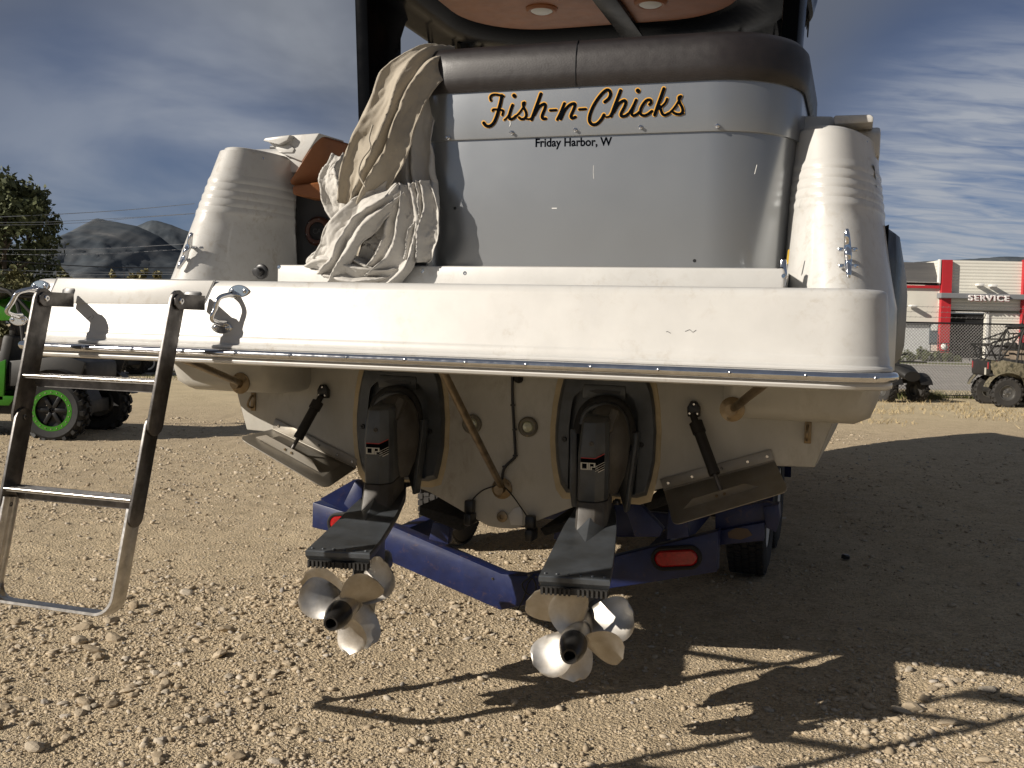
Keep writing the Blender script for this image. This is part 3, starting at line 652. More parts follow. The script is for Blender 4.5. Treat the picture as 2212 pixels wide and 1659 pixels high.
obj('mount_patch', MB().slab([pt(x, y, 1.2165) for x, y in ((1098, 1112), (1110, 1098), (1124, 1094), (1130, 1112), (1128, 1134), (1104, 1134))], (0, -0.0025, 0)), gel, boat, bev=.001)

# ---- stern drives
def prop(parent, name, R_, hubr, y0, y1, angs, hand, wmax):
    mb = MB(); mb.lathe([(hubr * 0.94, -y0), (hubr, -(y0 * .7 + y1 * .3)), (hubr, -y1)], (0, 0, 0), (0, -1, 0), 28)
    ym = (y0 + y1) / 2; K = 0.058
    for a0 in angs:
        nr, ns = 12, 10; front = []; back = []
        for i in range(nr + 1):
            u = i / nr; r = hubr * 0.85 + (R_ - hubr * 0.85) * (1 - (1 - u) ** 1.35)
            w = wmax * (0.46 + 1.42 * u - 0.86 * u * u) * math.sqrt(max(0.0, 1 - u ** 3.6)) + 0.0004
            sk = hand * (0.16 * u * u - 0.05); th = 0.0052 * (1 - 0.75 * u)
            fr, bk = [], []
            for j in range(ns + 1):
                s = -1 + 2 * j / ns; dth = s * w / max(r, 0.05); t = a0 + sk + dth
                y = ym + hand * K * dth - 0.020 * u * u + 0.006 * (s * s - .4) * u
                q = th * math.sqrt(max(0, 1 - s * s)) + 0.0004
                fr.append(Vector((r * math.cos(t), y - q, r * math.sin(t)))); bk.append(Vector((r * math.cos(t), y + q, r * math.sin(t))))
            rings_ = fr + bk[::-1]; front.append(rings_)
        mb.loft(front, True, True, True)
    return obj(name, mb, propm, parent, ang=50)
def drive(sg, fa, ra):
    e = empty('stern_drive', boat)
    # transom shield (in the boat frame)
    ox, oy, k = (1188, 799, .1953)
    def sh(x, y, b):                                            # shield outline read on the starboard drive, mirrored across for the port one
        p = at(ox + k * x, oy + k * y, b=b); return Vector((p.x + (0 if sg > 0 else -0.932), p.y, p.z))
    outer = [(185, 40), (330, -60), (900, -40), (1070, 105), (1120, 230), (1150, 420), (1165, 680), (1150, 1000), (1110, 1200), (1060, 1370), (950, 1400)]
    outl = [(190, 1340), (130, 1250), (105, 1130), (85, 1000), (72, 800), (75, 620), (100, 400), (135, 220)]
    inn = [(262, 300), (330, 240), (860, 262), (930, 330), (975, 480), (972, 700), (968, 1000), (945, 1395), (860, 1400), (300, 1340), (195, 1320), (205, 1000), (210, 640), (235, 420)]
    P0 = outer + outl
    sl = MB(); cen = (620, 700)
    def grow(p, f): return (cen[0] + (p[0] - cen[0]) * f, cen[1] + (p[1] - cen[1]) * f)
    obj('shield_sealant', MB().loft([[sh(*grow(p, 1.13), 1.2165) for p in P0], [sh(*grow(p, 1.11), 1.211) for p in P0]], True), sealant, e, ang=50)
    inn2 = [inn[0]] * 2 + inn[1:3] + [inn[3]] + [inn[4]] + [inn[5]] + [inn[6]] + [(955, 1200), (948, 1340), (940, 1390)] + [(200, 1320), (197, 1240), (200, 1130), (205, 1000), (208, 800), (210, 640), (235, 420), (250, 340)]
    r1 = [sh(*grow(p, 1.03), 1.215) for p in P0]; r2 = [sh(*p, 1.182) for p in P0]; r3 = [sh(*grow(p, .96), 1.172) for p in P0]
    r4 = [sh(*p, 1.172) for p in inn2]; r5 = [sh(*p, 1.209) for p in inn2]
    obj('transom_shield', MB().loft([r1, r2, r3, r4, r5], True, False, True), drivegrey, e, ang=38)
    for x, y in ((160, 765), (1010, 830)): bolt(sh(x, y, 1.172), (0, -1, 0), 0.011, 0.008, e, black)
    br = [(370, 155), (835, 180), (838, 235), (830, 340), (362, 312), (352, 230)]
    obj('shield_step', MB().slab([sh(*p, 1.165) for p in br], (0, 0.03, 0)), drivegrey, e, bev=.006)
    obj('step_slot_shade', MB().slab([sh(*p, 1.163) for p in ((430, 232), (520, 215), (780, 235), (770, 265), (520, 262))], (0, -0.003, 0)), black, e)  # raised black sheet stands in for the shade inside the opening
    arch = smooth_path([sh(x, y, 1.12) for x, y in ((318, 700), (330, 580), (380, 450), (480, 365), (610, 340), (740, 365), (830, 450), (880, 580), (895, 820))], 4)
    obj('rubber_arch', MB().tube(arch, 0.022, 10), rubber, e, ang=60)
    arch = smooth_path([sh(x, y, 1.10) for x, y in ((350, 600), (400, 470), (500, 405), (620, 392), (740, 430), (820, 540), (850, 680), (852, 800))], 4)
    obj('gimbal_ring', MB().tube(arch, 0.013, 8), drivegrey, e, ang=60)
    cowl = [(250, 318), (930, 350), (968, 680), (905, 680), (870, 520), (800, 410), (620, 360), (440, 400), (350, 500), (310, 640), (215, 630)]
    # suspension fork either side of the leg
    for poly in ([(222, 650), (275, 650), (300, 700), (298, 1520), (235, 1520), (212, 1300)], [(905, 700), (965, 690), (960, 850), (900, 1250), (850, 1585), (810, 1570), (880, 1000), (900, 850)], [(670, 1040), (905, 870), (900, 1060), (870, 1150), (820, 1560), (690, 1100)]):
        obj('suspension_fork', MB().slab([sh(*p, 1.10) for p in poly], (0, 0.06, 0)), drivegrey if poly[0][0] != 670 else black, e, bev=.006)
    obj('fork_bridge', MB().slab([sh(*p, 1.09) for p in ((690, 1445), (755, 1450), (760, 1495), (690, 1495))], (0, 0.05, 0)), alu, e, bev=.003)
    # the steering part of the drive, turned to starboard and tucked in
    M = Matrix.Translation((sg * 0.455, 1.06, 1.06)) @ Matrix.Rotation(R(12 if sg < 0 else 9), 4, 'Z') @ Matrix.Rotation(R(5), 4, 'X')
    def T(mb):
        mb.v = [tuple(M @ Vector(p)) for p in mb.v]; return mb
    dome = MB(); rs = []
    for z, f in ((-0.16, .55), (-0.10, .8), (-0.03, .95), (0.04, 1.0), (0.10, .93), (0.15, .72), (0.178, .42), (0.187, .1)):
        rs.append([Vector((0.035 + 0.092 * f * math.cos(t), -0.06 - 0.105 * f * math.sin(t), z - .07)) for t in [2 * math.pi * q / 24 for q in range(24)]])
    obj('upper_gearcase', T(dome.loft(rs)), drivedirty, e, ang=60)
    obj('cable_bracket', T(MB().box((0.06, -0.14, 0.065), (0.03, 0.06, 0.09), Matrix.Rotation(-.3, 3, 'X') @ Matrix.Rotation(.3, 3, 'Y'))), drivedirty, e, bev=.006)
    def sec(z, wl_, wr_, ya, yf, ch):
        return [Vector(q + (z,)) for q in ((-wl_, yf), (-wl_, ya + ch * .5), (-wl_ + .010, ya), (wr_ - .045, ya - .004), (wr_ - .012, ya + ch * .45), (wr_, ya + ch), (wr_, yf))]
    leg = MB().loft([sec(0.086, .038, .048, -.238, -.06, .04), sec(0.078, .045, .053, -.258, -.05, .04), sec(-0.04, .056, .058, -.268, -.05, .045), sec(-0.07, .056, .058, -.27, -.05, .045), sec(-0.222, .054, .058, -.278, -.05, .045)])
    obj('drive_leg', T(leg), drivegrey, e, ang=25, bev=.0035)
    low = MB().loft([sec(-0.224, .056, .060, -.282, -.04, .045), sec(-0.262, .057, .062, -.296, -.04, .05), sec(-0.325, .056, .062, -.345, -.05, .06), sec(-0.336, .050, .056, -.352, -.06, .06)])
    obj('leg_extension', T(low), drivedirty, e, ang=25, bev=.003)
    def lens(z, ya, yf, w): return [Vector((w * s * max(0.02, math.sin(math.pi * t) ** .8), ya + (yf - ya) * t, z)) for s, ts in ((1, [i / 10 for i in range(11)]), (-1, [1 - i / 10 for i in range(1, 10)])) for t in ts]
    obj('trailing_fairing', T(MB().loft([lens(-0.318, -.34, -.0, .062), lens(-0.330, -.42, -.0, .066), lens(-0.345, -.50, -.0, .072)])), drivedirty, e, ang=50)
    obj('trailing_fin', T(MB().loft([[Vector((x * w, y, z)) for x, y in ((-1, -.05), (-1, y1 + .10), (0, y1), (1, y1 + .10), (1, -.05))] for z, y1, w in ((-.275, -.315, .052), (-.315, -.42, .052), (-.345, -.56, .055))])), drivegrey, e, ang=25, bev=.002)
    for z, y in ((-0.0, -.2725), (-0.205, -.272), (-.30, -.289)): bolt(M @ Vector((-0.005, y, z)), (M.to_3x3() @ Vector((0, -1, 0))), 0.009, 0.005, e, drivedirty)
    # side plate seams
    # stripe decal with the two-letter mark
    def on(u, z, o=.0):
        z -= .012
        # u runs round the aft faces, -1..0 flat, 0..1 chamfer
        y0 = -.2705 - o
        if u <= 0: return M @ Vector((-.044 + (u + 1) * .055, y0 - .004 * (u + 1), z))
        return M @ Vector((.011 + u * .033 + o * .5, y0 - .004 + u * .0205 - o * .2, z + 0.016 * u))
    def band(z0, z1, m, o, u0=-1, u1=1, nm='decal_stripe'):
        us = [u for u in (u0, 0, u1)] if u0 < 0 < u1 else [u0, u1]
        mb = MB().loft([[on(u, z0, o) for u in us], [on(u, z1, o) for u in us]], False, False, False); obj(nm, mb, m, e, ang=0)
    band(-.100, -.044, inkblack, .0008); band(-.045, -.0415, inkred, .0014)
    band(-.104, -.1005, inkpale, .0014); band(-.094, -.092, inkpale, .0014, .02, 1); band(-.085, -.083, inkpale, .0014, .02, 1); band(-.076, -.074, inkpale, .0014, .02, 1)
    T0, B0_ = -.062, -.086
    for seg in (((-.95, B0_), (-.95, T0)), ((-.95, T0), (-.52, T0)), ((-.52, T0), (-.52, B0_)), ((-.52, B0_), (-.95, B0_)),
                ((-.40, B0_), (-.40, T0)), ((-.40, T0), (-.04, T0)), ((-.04, T0), (-.04, -.076)), ((-.04, -.076), (-.26, -.076)), ((-.26, -.076), (-.26, B0_))):
        (u0, z0), (u1, z1) = seg; t = .0018
        if u0 == u1: pts = [on(u0 - .05, min(z0, z1) - t, .0018), on(u0 + .05, min(z0, z1) - t, .0018), on(u0 + .05, max(z0, z1) + t, .0018), on(u0 - .05, max(z0, z1) + t, .0018)]
        else: pts = [on(min(u0, u1), z0 - t, .0021), on(max(u0, u1), z0 - t, .0021), on(max(u0, u1), z0 + t, .0021), on(min(u0, u1), z0 + t, .0021)]
        obj('decal_mark', MB().add(pts, [(0, 1, 2, 3)]), inkpale, e, ang=0)
    # cavitation plate
    ol = [(-.117, -.83), (.117, -.83), (.114, -.66), (.109, -.5), (.100, -.30), (.082, -.10), (.05, .05), (-.05, .05), (-.082, -.10), (-.100, -.30), (-.109, -.5), (-.114, -.66)]
    pl = MB().loft([[Vector((x * f, y * g, z + max(0, y + .62) * .07)) for x, y in ol] for f, g, z in ((.985, .996, -.336), (1, 1, -.340), (1, 1, -.355), (.96, .985, -.372), (.90, .97, -.374))], True)
    obj('cavitation_plate', T(pl), drivegrey, e, ang=30, bev=0)
    an = MB(); an.box((0, -.815, -.385), (.222, .022, .022)); 
    for i in range(15):
        if i != 7: an.box((-.105 + .015 * i, -.828, -.386), (.0075, .012, .024))
    obj('anode_bar', T(an), mat('pitted anode', (0.045, 0.043, 0.04), .7, .3, bump=.4, bscale=90), e)
    for i in range(6): bolt(M @ Vector((-.098 + .039 * i, -.805, -.336)), M.to_3x3() @ Vector((0, 0, 1)), .0055, .004, e, drivegrey)
    lw = MB().loft([lens(-.373, -.66, -.06, .05), lens(-.43, -.64, -.13, .042), lens(-.50, -.62, -.16, .042), lens(-.56, -.60, -.16, .05)])
    lw.lathe([(.004, .10), (.03, .13), (.050, .20), (.056, .30), (.056, .52), (.052, .575)], (0, 0, -.57), (0, -1, 0), 24)
    sk_ = [(-.50, -.60), (-.22, -.60), (-.34, -.75), (-.46, -.765)]
    lw.slab([Vector((-.006, y, z)) for y, z in sk_], (.012, 0, 0))
    obj('lower_gearcase', T(lw), drivegrey, e, ang=50)
    O_ = MB().lathe([(.050, .574), (.054, .58), (.054, .588), (.050, .592)], (0, 0, -.57), (0, -1, 0), 24); obj('prop_collar', T(O_), alubright, e)
    Mp = M @ Matrix.Translation((0, 0, -.57))
    for nm, R_, hr, y0, y1, angs, hand, w in (('front_propeller', .200, .050, -.585, -.690, fa, 1, .082), ('rear_propeller', .172, .047, -.694, -.800, ra, -1, .074)):
        o = prop(e, nm, R_, hr, y0, y1, [R(q) for q in angs], hand, w); o.data.transform(Mp)
    nc = MB().lathe([(.0465, .802), (.0465, .825), (.043, .855), (.036, .885), (.030, .905), (.025, .915), (.019, .914), (.017, .90), (.017, .85)], (0, 0, -.57), (0, -1, 0), 28, caps=True)
    obj('hub_nose', T(nc), hubm, e, ang=45)
    return e
drive(-1, (158, 38, -78), (163, 47, -75)); drive(1, (150, 14, -100), (103, 222, -12))

# ---- trim tabs
def tab(hl, hr, fl_, fr, al, ar, bF, bA, brk, cyl0, cyl1, rod1, stiff, corner=0.03):
    e = empty('trim_tab', boat); off = Vector((0, -.003, 0))
    H = [pt(*hl, 1.213), pt(*hr, 1.213), pt(*fr, 1.211), pt(*fl_, 1.211)]
    obj('hinge_flange', MB().slab(H, off), tabm, e, bev=.0008)
    f0, f1 = pt(*fl_, 1.209), pt(*fr, 1.209); a0, a1 = pt(*al, bA), pt(*ar, bA)
    du = (f1 - f0).normalized(); dn = (a0 - f0).normalized(); n = du.cross(dn).normalized()
    L = [f0, f1]; r = corner
    for c, d1, d2 in ((a1, (f1 - a1).normalized(), (a0 - a1).normalized()), (a0, (a1 - a0).normalized(), (f0 - a0).normalized())):
        for k in range(6):
            t = k / 5; s1, s2 = (1 - t) ** 2 * r, t ** 2 * r; L.append(c + d1 * s1 + d2 * s2)
    obj('tab_plate', MB().slab(L, n * .004), tabm, e, bev=.0008)
    obj('hinge_pin', MB().tube([f0, f1], .005, 8), tabm, e)
    for t in (.06, .28, .55, .78, .95):
        q = H[0].lerp(H[1], t) * .5 + H[3].lerp(H[2], t) * .5; bolt(q + off, (0, -1, 0), .007, .004, e, chrome)
    # stiffener channel
    s0, s1 = stiff; S0, S1 = f0.lerp(a0, .64).lerp(f1.lerp(a1, .64), s0), f0.lerp(a0, .64).lerp(f1.lerp(a1, .64), s1)
    up = -n if n.z < 0 else n; h = .035; d = (S1 - S0).normalized(); poly = [S0, S1]
    for k in range(6): t = math.pi / 2 * k / 5; poly.append(S1 - d * .05 * (math.sin(t)) + up * (h * math.sin(t)) * 1.0)
    for k in range(6): t = math.pi / 2 * (1 - k / 5); poly.append(S0 + d * .05 * (math.sin(t)) + up * (h * math.sin(t)))
    nn = d.cross(up).normalized(); obj('stiffener', MB().slab(poly, nn * .004), tabm, e)
    for t in (.46, .56): bolt(S0.lerp(S1, t) + up * h * .5 + nn * (-.002 if nn.y > 0 else .006), -nn if nn.y > 0 else nn, .006, .004, e, bronze)
    B0 = pt(*brk, 1.213); br = [B0 + Vector(q) for q in ((-.022, 0, -.03), (.026, 0, -.028), (.026, 0, .01), (.008, 0, .034), (-.012, 0, .034), (-.026, 0, .008))]
    obj('actuator_bracket', MB().slab(br, (0, -.028, 0)), black, e, bev=.004)
    for q in ((.002, .022), (-.014, -.016), (.016, -.016)): bolt(B0 + Vector((q[0], -.029, q[1])), (0, -1, 0), .005, .004, e, chrome)
    C0 = B0 + Vector((0, -.035, -.02)); C1 = f0.lerp(a0, .60).lerp(f1.lerp(a1, .60), (s0 + s1) / 2 + rod1) + up * .02
    v = C1 - C0
    dk = mat('actuator body', (.022, .019, .016), .6, .1, bump=.1)
    obj('actuator_cylinder', MB().tube([C0, C0 + v * .10, C0 + v * .101, C0 + v * .24, C0 + v * .241, C0 + v * .72, C0 + v * .721, C0 + v * .78], [.014, .014, .027, .027, .022, .022, .0235, .0225], 14, up=(1, 0, 0)), dk, e, ang=35)
    obj('actuator_rod', MB().tube([C0 + v * .76, C1], .0085, 10), alu, e)
    return e
tab((594.7, 903.7), (772, 992), (589.4, 926.5), (769, 1011), (514, 945), (703, 1056), 1.21, .955, (702, 846), None, None, 0.02, (.06, .80), .05)
tab((1426, 1035), (1665.6, 970), (1434, 1059), (1673.5, 995.6), (1454.5, 1135), (1703.7, 1060.7), 1.21, 1.0, (1500, 884), None, None, 0.02, (.12, .80), .035)

# ================================================================== TRAILER
tr = empty('boat_trailer', mw=BM); tag(tr, 'blue steel boat trailer with red oval tail lamps under the hull', 'boat trailer')
X0, X1 = 1.40, 1.50
beam_top = [(-1.03, .600), (-.59, .515), (-.06, .352), (.04, .352), (.44, .475), (.90, .635)]; beam_bot = [(-1.03, .478), (-.97, .470), (-.86, .462), (-.59, .345), (-.06, .186), (.46, .345), (.62, .385), (.90, .46)]
poly = [Vector((a, X0, c)) for a, c in beam_top] + [Vector((a, X0, c)) for a, c in reversed(beam_bot)]
obj('crossmember', MB().slab(poly, (0, .085, 0)), bluep, tr, bev=.004)
for sg in (-1, 1): obj('frame_rail', MB().box((sg * .60, 4.6, .44), (.07, 6.2, .12)), bluep, tr, bev=.006)
for b in (2.8, 5.0, 7.0): obj('cross_tube', MB().box((0, b, .40), (1.22, .06, .09)), bluep, tr, bev=.005)
obj('tongue', MB().box((0, 8.9, .46), (.10, 3.0, .12)), bluep, tr, bev=.006)
def bkt(pts, d, nm='support_bracket', m=bluep): obj(nm, MB().slab([at(x, y, b=b) for x, y, b in pts], d), m, tr, bev=.003)
# gusset box and upright at the port end
bkt(((690, 1078, 1.40), (762, 1037, 1.62), (776, 1042, 1.62), (776, 1120, 1.42), (735, 1100, 1.41)), (0.0, .06, 0.0))
bkt(((742, 1088, 1.385), (768, 1037, 1.40), (782, 1050, 1.40), (782, 1110, 1.40), (770, 1118, 1.385)), (0.01, .05, 0))
bkt(((926, 1165, 1.385), (935, 1128, 1.385), (962, 1132, 1.385), (970, 1140, 1.385), (968, 1176, 1.385)), (0, .05, 0))
bkt(((1195, 1165, 1.385), (1200, 1130, 1.385), (1235, 1125, 1.385), (1245, 1170, 1.385)), (0, .05, 0))
bkt(((1372, 1160, 1.395), (1350, 1095, 1.395), (1378, 1085, 1.395), (1432, 1142, 1.395), (1425, 1160, 1.395)), (0, .05, 0))
bkt(((1440, 1165, 1.40), (1445, 1080, 1.42), (1480, 1075, 1.42), (1488, 1160, 1.40)), (0, .04, 0))
bkt(((1320, 1160, 1.6), (1326, 1090, 1.6), (1352, 1090, 1.6), (1400, 1160, 1.6)), (0, .05, 0))
# fender carrier to starboard
bkt(((1545, 1100, 1.52), (1655, 1085, 1.52), (1680, 1093, 1.52), (1668, 1132, 1.52), (1545, 1148, 1.52)), (0, .06, 0), 'fender_carrier')
bkt(((1545, 1148, 1.50), (1652, 1128, 1.50), (1650, 1168, 1.50), (1552, 1178, 1.50)), (0, .05, 0), 'fender_carrier')
bkt(((1648, 1095, 1.50), (1682, 1090, 1.50), (1684, 1120, 1.50), (1676, 1150, 1.50), (1655, 1140, 1.50)), (0, .10, 0), 'fender_carrier')
obj('rust_patch', MB().slab([at(x, y, b=1.497) for x, y in ((1572, 1150), (1590, 1140), (1615, 1142), (1626, 1156), (1600, 1166), (1574, 1162))], (0, -.001, 0)), mat('rusty primer', (.12, .085, .06), .8), tr)
# carpeted bunks
for q in (((905, 1092), (960, 1108), (1008, 1124), (1002, 1142), (992, 1148), (905, 1112)), ((1165, 1142), (1205, 1130), (1258, 1116), (1262, 1135), (1176, 1158)), ((1395, 1080), (1440, 1072), (1442, 1090), (1400, 1104))):
    obj('carpet_bunk', MB().slab([at(x, y, b=1.30) for x, y in q], (0, 1.6, .04)), carpet, tr, bev=.006)
def lamp(p, w=.092, h=.036):
    e = empty('tail_lamp', tr); n = 12; 
    def oval(ex, y): 
        L = []
        for s in (1, -1):
            for k in range(n): t = -math.pi / 2 + math.pi * k / (n - 1) if s > 0 else math.pi / 2 + math.pi * k / (n - 1); L.append(p + Vector((s * (w - h) + (h + ex) * math.cos(t), y, (h + ex) * math.sin(t) + s * .0 + (w * .09) * (s * 1.0))))
        return L
    obj('lamp_grommet', MB().loft([oval(.016, .01), oval(.016, -.010), oval(.009, -.016), oval(.001, -.013), oval(.0, 0)], True), rubber, e, ang=40)
    obj('lamp_lens', MB().loft([oval(-.001, 0), oval(-.001, -.010), oval(-.008, -.017)], True), redlens, e, ang=40)
p = at(1461, 1205, b=1.392); lamp(p); p = at(740, 1128, b=1.392); lamp(Vector((p.x + .03, p.y, p.z)))
def wheel(par, nm, c, ax, r, w, rim_r, rim_m, n=36, lugs=0, hub=True, tread=True, m_t=None, lugd=.012):
    e = empty(nm, par, mw=Matrix.Translation(c) @ Vector(ax).to_track_quat('Z', 'Y').to_matrix().to_4x4())
    h = w / 2
    t = MB().lathe([(rim_r, -h * .78), (rim_r * 1.08, -h * .92), (r * .86, -h), (r * .955, -h * .88), (r * .985, -h * .72), (r, -h * .5), (r, h * .5), (r * .985, h * .72), (r * .955, h * .88), (r * .86, h), (rim_r * 1.08, h * .92), (rim_r, h * .78)], (0, 0, 0), (0, 0, 1), n, caps=False)
    if lugs:
        for i in range(lugs):
            for s in (-1, 1):
                a = 2 * math.pi * (i + (.5 if s > 0 else 0)) / lugs
                for (z0, z1, rr_, sk) in ((.05, .55, r + lugd * .6, 0), (.5, .98, r - lugd * .2, .12)):
                    rot = Matrix.Rotation(a + sk * s, 3, 'Z') @ Matrix.Rotation(.35 * s, 3, 'X'); mid = Matrix.Rotation(a + sk * s, 3, 'Z') @ Vector((rr_ - lugd * .3, 0, s * h * (z0 + z1) / 2))
                    t.box(mid, (lugd * 2, 2 * math.pi * r / lugs * .42, h * (z1 - z0)), rot)
    elif tread:
        for z in (-.62, -.25, .25, .62):
            pass
    obj('tyre', t, m_t or tyrem, e, ang=30)
    rm = MB().lathe([(rim_r * 1.02, h * .80), (rim_r * 1.03, h * .86), (rim_r * .95, h * .86), (rim_r * .86, h * .55), (rim_r * .5, h * .45), (rim_r * .25, h * .6), (rim_r * .05, h * .62)], (0, 0, 0), (0, 0, 1), 28, caps=False)
    rm.lathe([(rim_r * 1.02, -h * .80), (rim_r * .9, -h * .86), (rim_r * .8, -h * .3), (rim_r * .05, -h * .2)], (0, 0, 0), (0, 0, 1), 28, caps=False)
    obj('rim', rm, rim_m, e, ang=40)
    for i in range(5):
        a = 2 * math.pi * i / 5; obj('wheel_nut', MB().lathe([(.011, 0), (.011, .012), (.006, .016)], (rim_r * .42 * math.cos(a), rim_r * .42 * math.sin(a), h * .47), (0, 0, 1), 6), chrome, e)
    return e
def treadblocks(e, r, w):
    mb = MB()
    for j, z in enumerate((-.36, -.18, 0, .18, .36)):
        for i in range(52):
            a = 2 * math.pi * (i + .5 * (j % 2)) / 52; rot = Matrix.Rotation(a, 3, 'Z') @ Matrix.Rotation(.25 * (1 if j % 2 else -1), 3, 'X'); mb.box(rot @ Vector((r + .002, 0, 0)) + Vector((0, 0, z * w)), (.012, 2 * math.pi * r / 52 * .78, w * .145), Matrix.Rotation(a, 3, 'Z'))
    o = obj('tread_blocks', mb, tyrem, e, ang=0); o['kind'] = 'stuff'
for sg in (-1, 1):
    for b in (3.46, 4.32):
        e = wheel(tr, 'wheel', Vector(((.845 if sg > 0 else -1.13), b, .365)), (sg, 0, 0), .352, .235, .19, white); treadblocks(e, .352, .235)
    # mudguard over each pair
    arc = []
    for k in range(13):
        t = math.pi * k / 12; arc.append((3.89 - .86 * math.cos(t) * (1.0), .44 + min(.36, .5 * math.sin(t))))
    obj('mudguard', MB().loft([[Vector((-.14 + sg * .86, b, c)) for b, c in arc], [Vector((-.14 + sg * 1.14, b, c)) for b, c in arc]], False, False, False), bluep, tr)
for b in (3.46, 4.32): obj('axle', MB().tube([(-1.05, b, .365), (.8, b, .365)], .035, 8), black, tr)
for x, y in ((1142, 1243), (1158, 1246), (1166, 1263), (1064, 1250)): bolt(at(x, y, b=1.399), (0, -1, 0), .006, .003, tr, alu)
obj('loose_wire', MB().tube(smooth_path([at(x, y, b=1.37) for x, y in ((1150, 1240), (1140, 1250), (1128, 1262), (1136, 1280), (1150, 1285), (1158, 1268), (1150, 1250), (1140, 1262), (1132, 1290), (1122, 1310), (1118, 1318))], 5), .0035, 6), black, tr)

# ================================================================== CANVAS draped over the corner of the bolster
cv = MB()
def sheet(path, W, m, fold, seed, n=90, k=56, phase=0.0, thick=0.0, side=None, amp=.030):
    """a hanging strip: path of (x, y, b) sightings, W half width along it, gathered into soft folds"""
    P = smooth_path([at(x, y, b=b) for x, y, b in path], 10); rings = []
    for i in range(n + 1):
        s = i / n; j = s * (len(P) - 1); i0 = min(int(j), len(P) - 2); p = P[i0].lerp(P[i0 + 1], j - i0)
        t = (P[min(i0 + 2, len(P) - 1)] - P[max(i0 - 1, 0)]).normalized(); view = Vector((0, 1, 0)); sd_ = side or t.cross(view).normalized(); nn = sd_.cross(t).normalized()
        w = np.interp(s, [q[0] for q in W], [q[1] for q in W]); L = []
        for q in range(k + 1):
            v = -1 + 2 * q / k
            ph = v * fold * math.pi + phase + 1.5 * mnoise.noise(Vector((s * 2.3, seed, v * .7))); f = math.sin(ph)
            z = amp * (1.5 * abs(f) ** .75 - .6) * (0.6 + 0.6 * s)
            g1 = mnoise.noise(Vector((s * 4.2 + seed, v * 1.9, seed * 1.7))); g2 = mnoise.noise(Vector((s * 8 + v * 2.5 + seed, v * 4.5 - s * 3, 2.0 + seed)))
            z += .024 * (.5 - abs(g1)) + .008 * (.4 - abs(g2)) * (.4 + s) + .003 * mnoise.noise(Vector((s * 26 + seed, v * 11, seed)))
            z += .03 * v * v
            x = w * (v + .09 * math.cos(ph)) + .02 * mnoise.noise(Vector((s * 4, seed + 9, v)))
            L.append(p + sd_ * x + nn * z)
        rings.append(L)
    cv.loft(rings, False, False, False, m)
    for e_ in (1, k - 1): cv.tube([r_[e_] + Vector((0, -.003, 0)) for r_ in rings[::3]], .0022, 5, m=m)
# tan outer piece from the bolster top down to the left
sheet([(985, 104, .95), (925, 116, .78), (872, 170, .70), (835, 240, .66), (805, 310, .62), (775, 385, .62), (752, 452, .64)], [(0, .05), (.12, .085), (.35, .105), (.6, .115), (.85, .105), (1, .07)], 0, 1.35, 1.1, phase=.6)
sheet([(905, 150, .84), (890, 240, .80), (878, 320, .78), (880, 400, .76), (900, 470, .74), (890, 530, .74)], [(0, .05), (.3, .085), (.6, .10), (.85, .075), (1, .05)], 1, 1.7, 4.2, phase=1.1)
sheet([(735, 330, .86), (712, 370, .80), (728, 420, .80), (760, 450, .80)], [(0, .05), (.4, .075), (.8, .09), (1, .06)], 1, 1.3, 6.3)
# pale swag falling from the knot to the platform
sheet([(862, 400, .66), (820, 432, .62), (770, 465, .60), (735, 510, .60), (710, 560, .62), (690, 596, .66)], [(0, .05), (.3, .075), (.6, .07), (.85, .085), (1, .07)], 1, 1.1, 2.7, phase=.4)
sheet([(858, 395, .68), (858, 450, .66), (845, 510, .66), (820, 560, .66), (790, 598, .68)], [(0, .045), (.35, .075), (.7, .10), (1, .085)], 1, 1.8, 8.8, phase=2.0)
sheet([(820, 430, .74), (800, 490, .72), (775, 550, .72), (765, 606, .72)], [(0, .05), (.5, .08), (1, .045)], 0, 1.2, 11.4)
sheet([(900, 390, .70), (905, 440, .70), (895, 500, .68), (880, 560, .70)], [(0, .03), (.5, .065), (.85, .085), (1, .06)], 1, 1.5, 14.2, phase=.9)
sheet([(655, 570, .70), (690, 560, .66), (740, 575, .64), (800, 585, .66), (860, 578, .72)], [(0, .02), (.3, .06), (.6, .055), (1, .02)], 1, 1.2, 17.5)
def hem(pts, m=0): cv.tube(smooth_path([at(x, y, b=b) for x, y, b in pts], 6), .004, 6, m=m)
hem(((805, 270, .585), (797, 300, .57), (800, 320, .565), (782, 345, .56), (775, 375, .56), (790, 405, .56)))
cvo = obj('canvas_cover', cv, [canv, canvg], None, ang=0, fixn=False); cvo.matrix_world = BM
for p_ in cvo.data.polygons: p_.use_smooth = True
sm = cvo.modifiers.new('s', 'SOLIDIFY'); sm.thickness = .003
tag(cvo, 'crumpled tan and pale grey canvas cover hanging over the corner of the brown bolster', 'canvas cover')

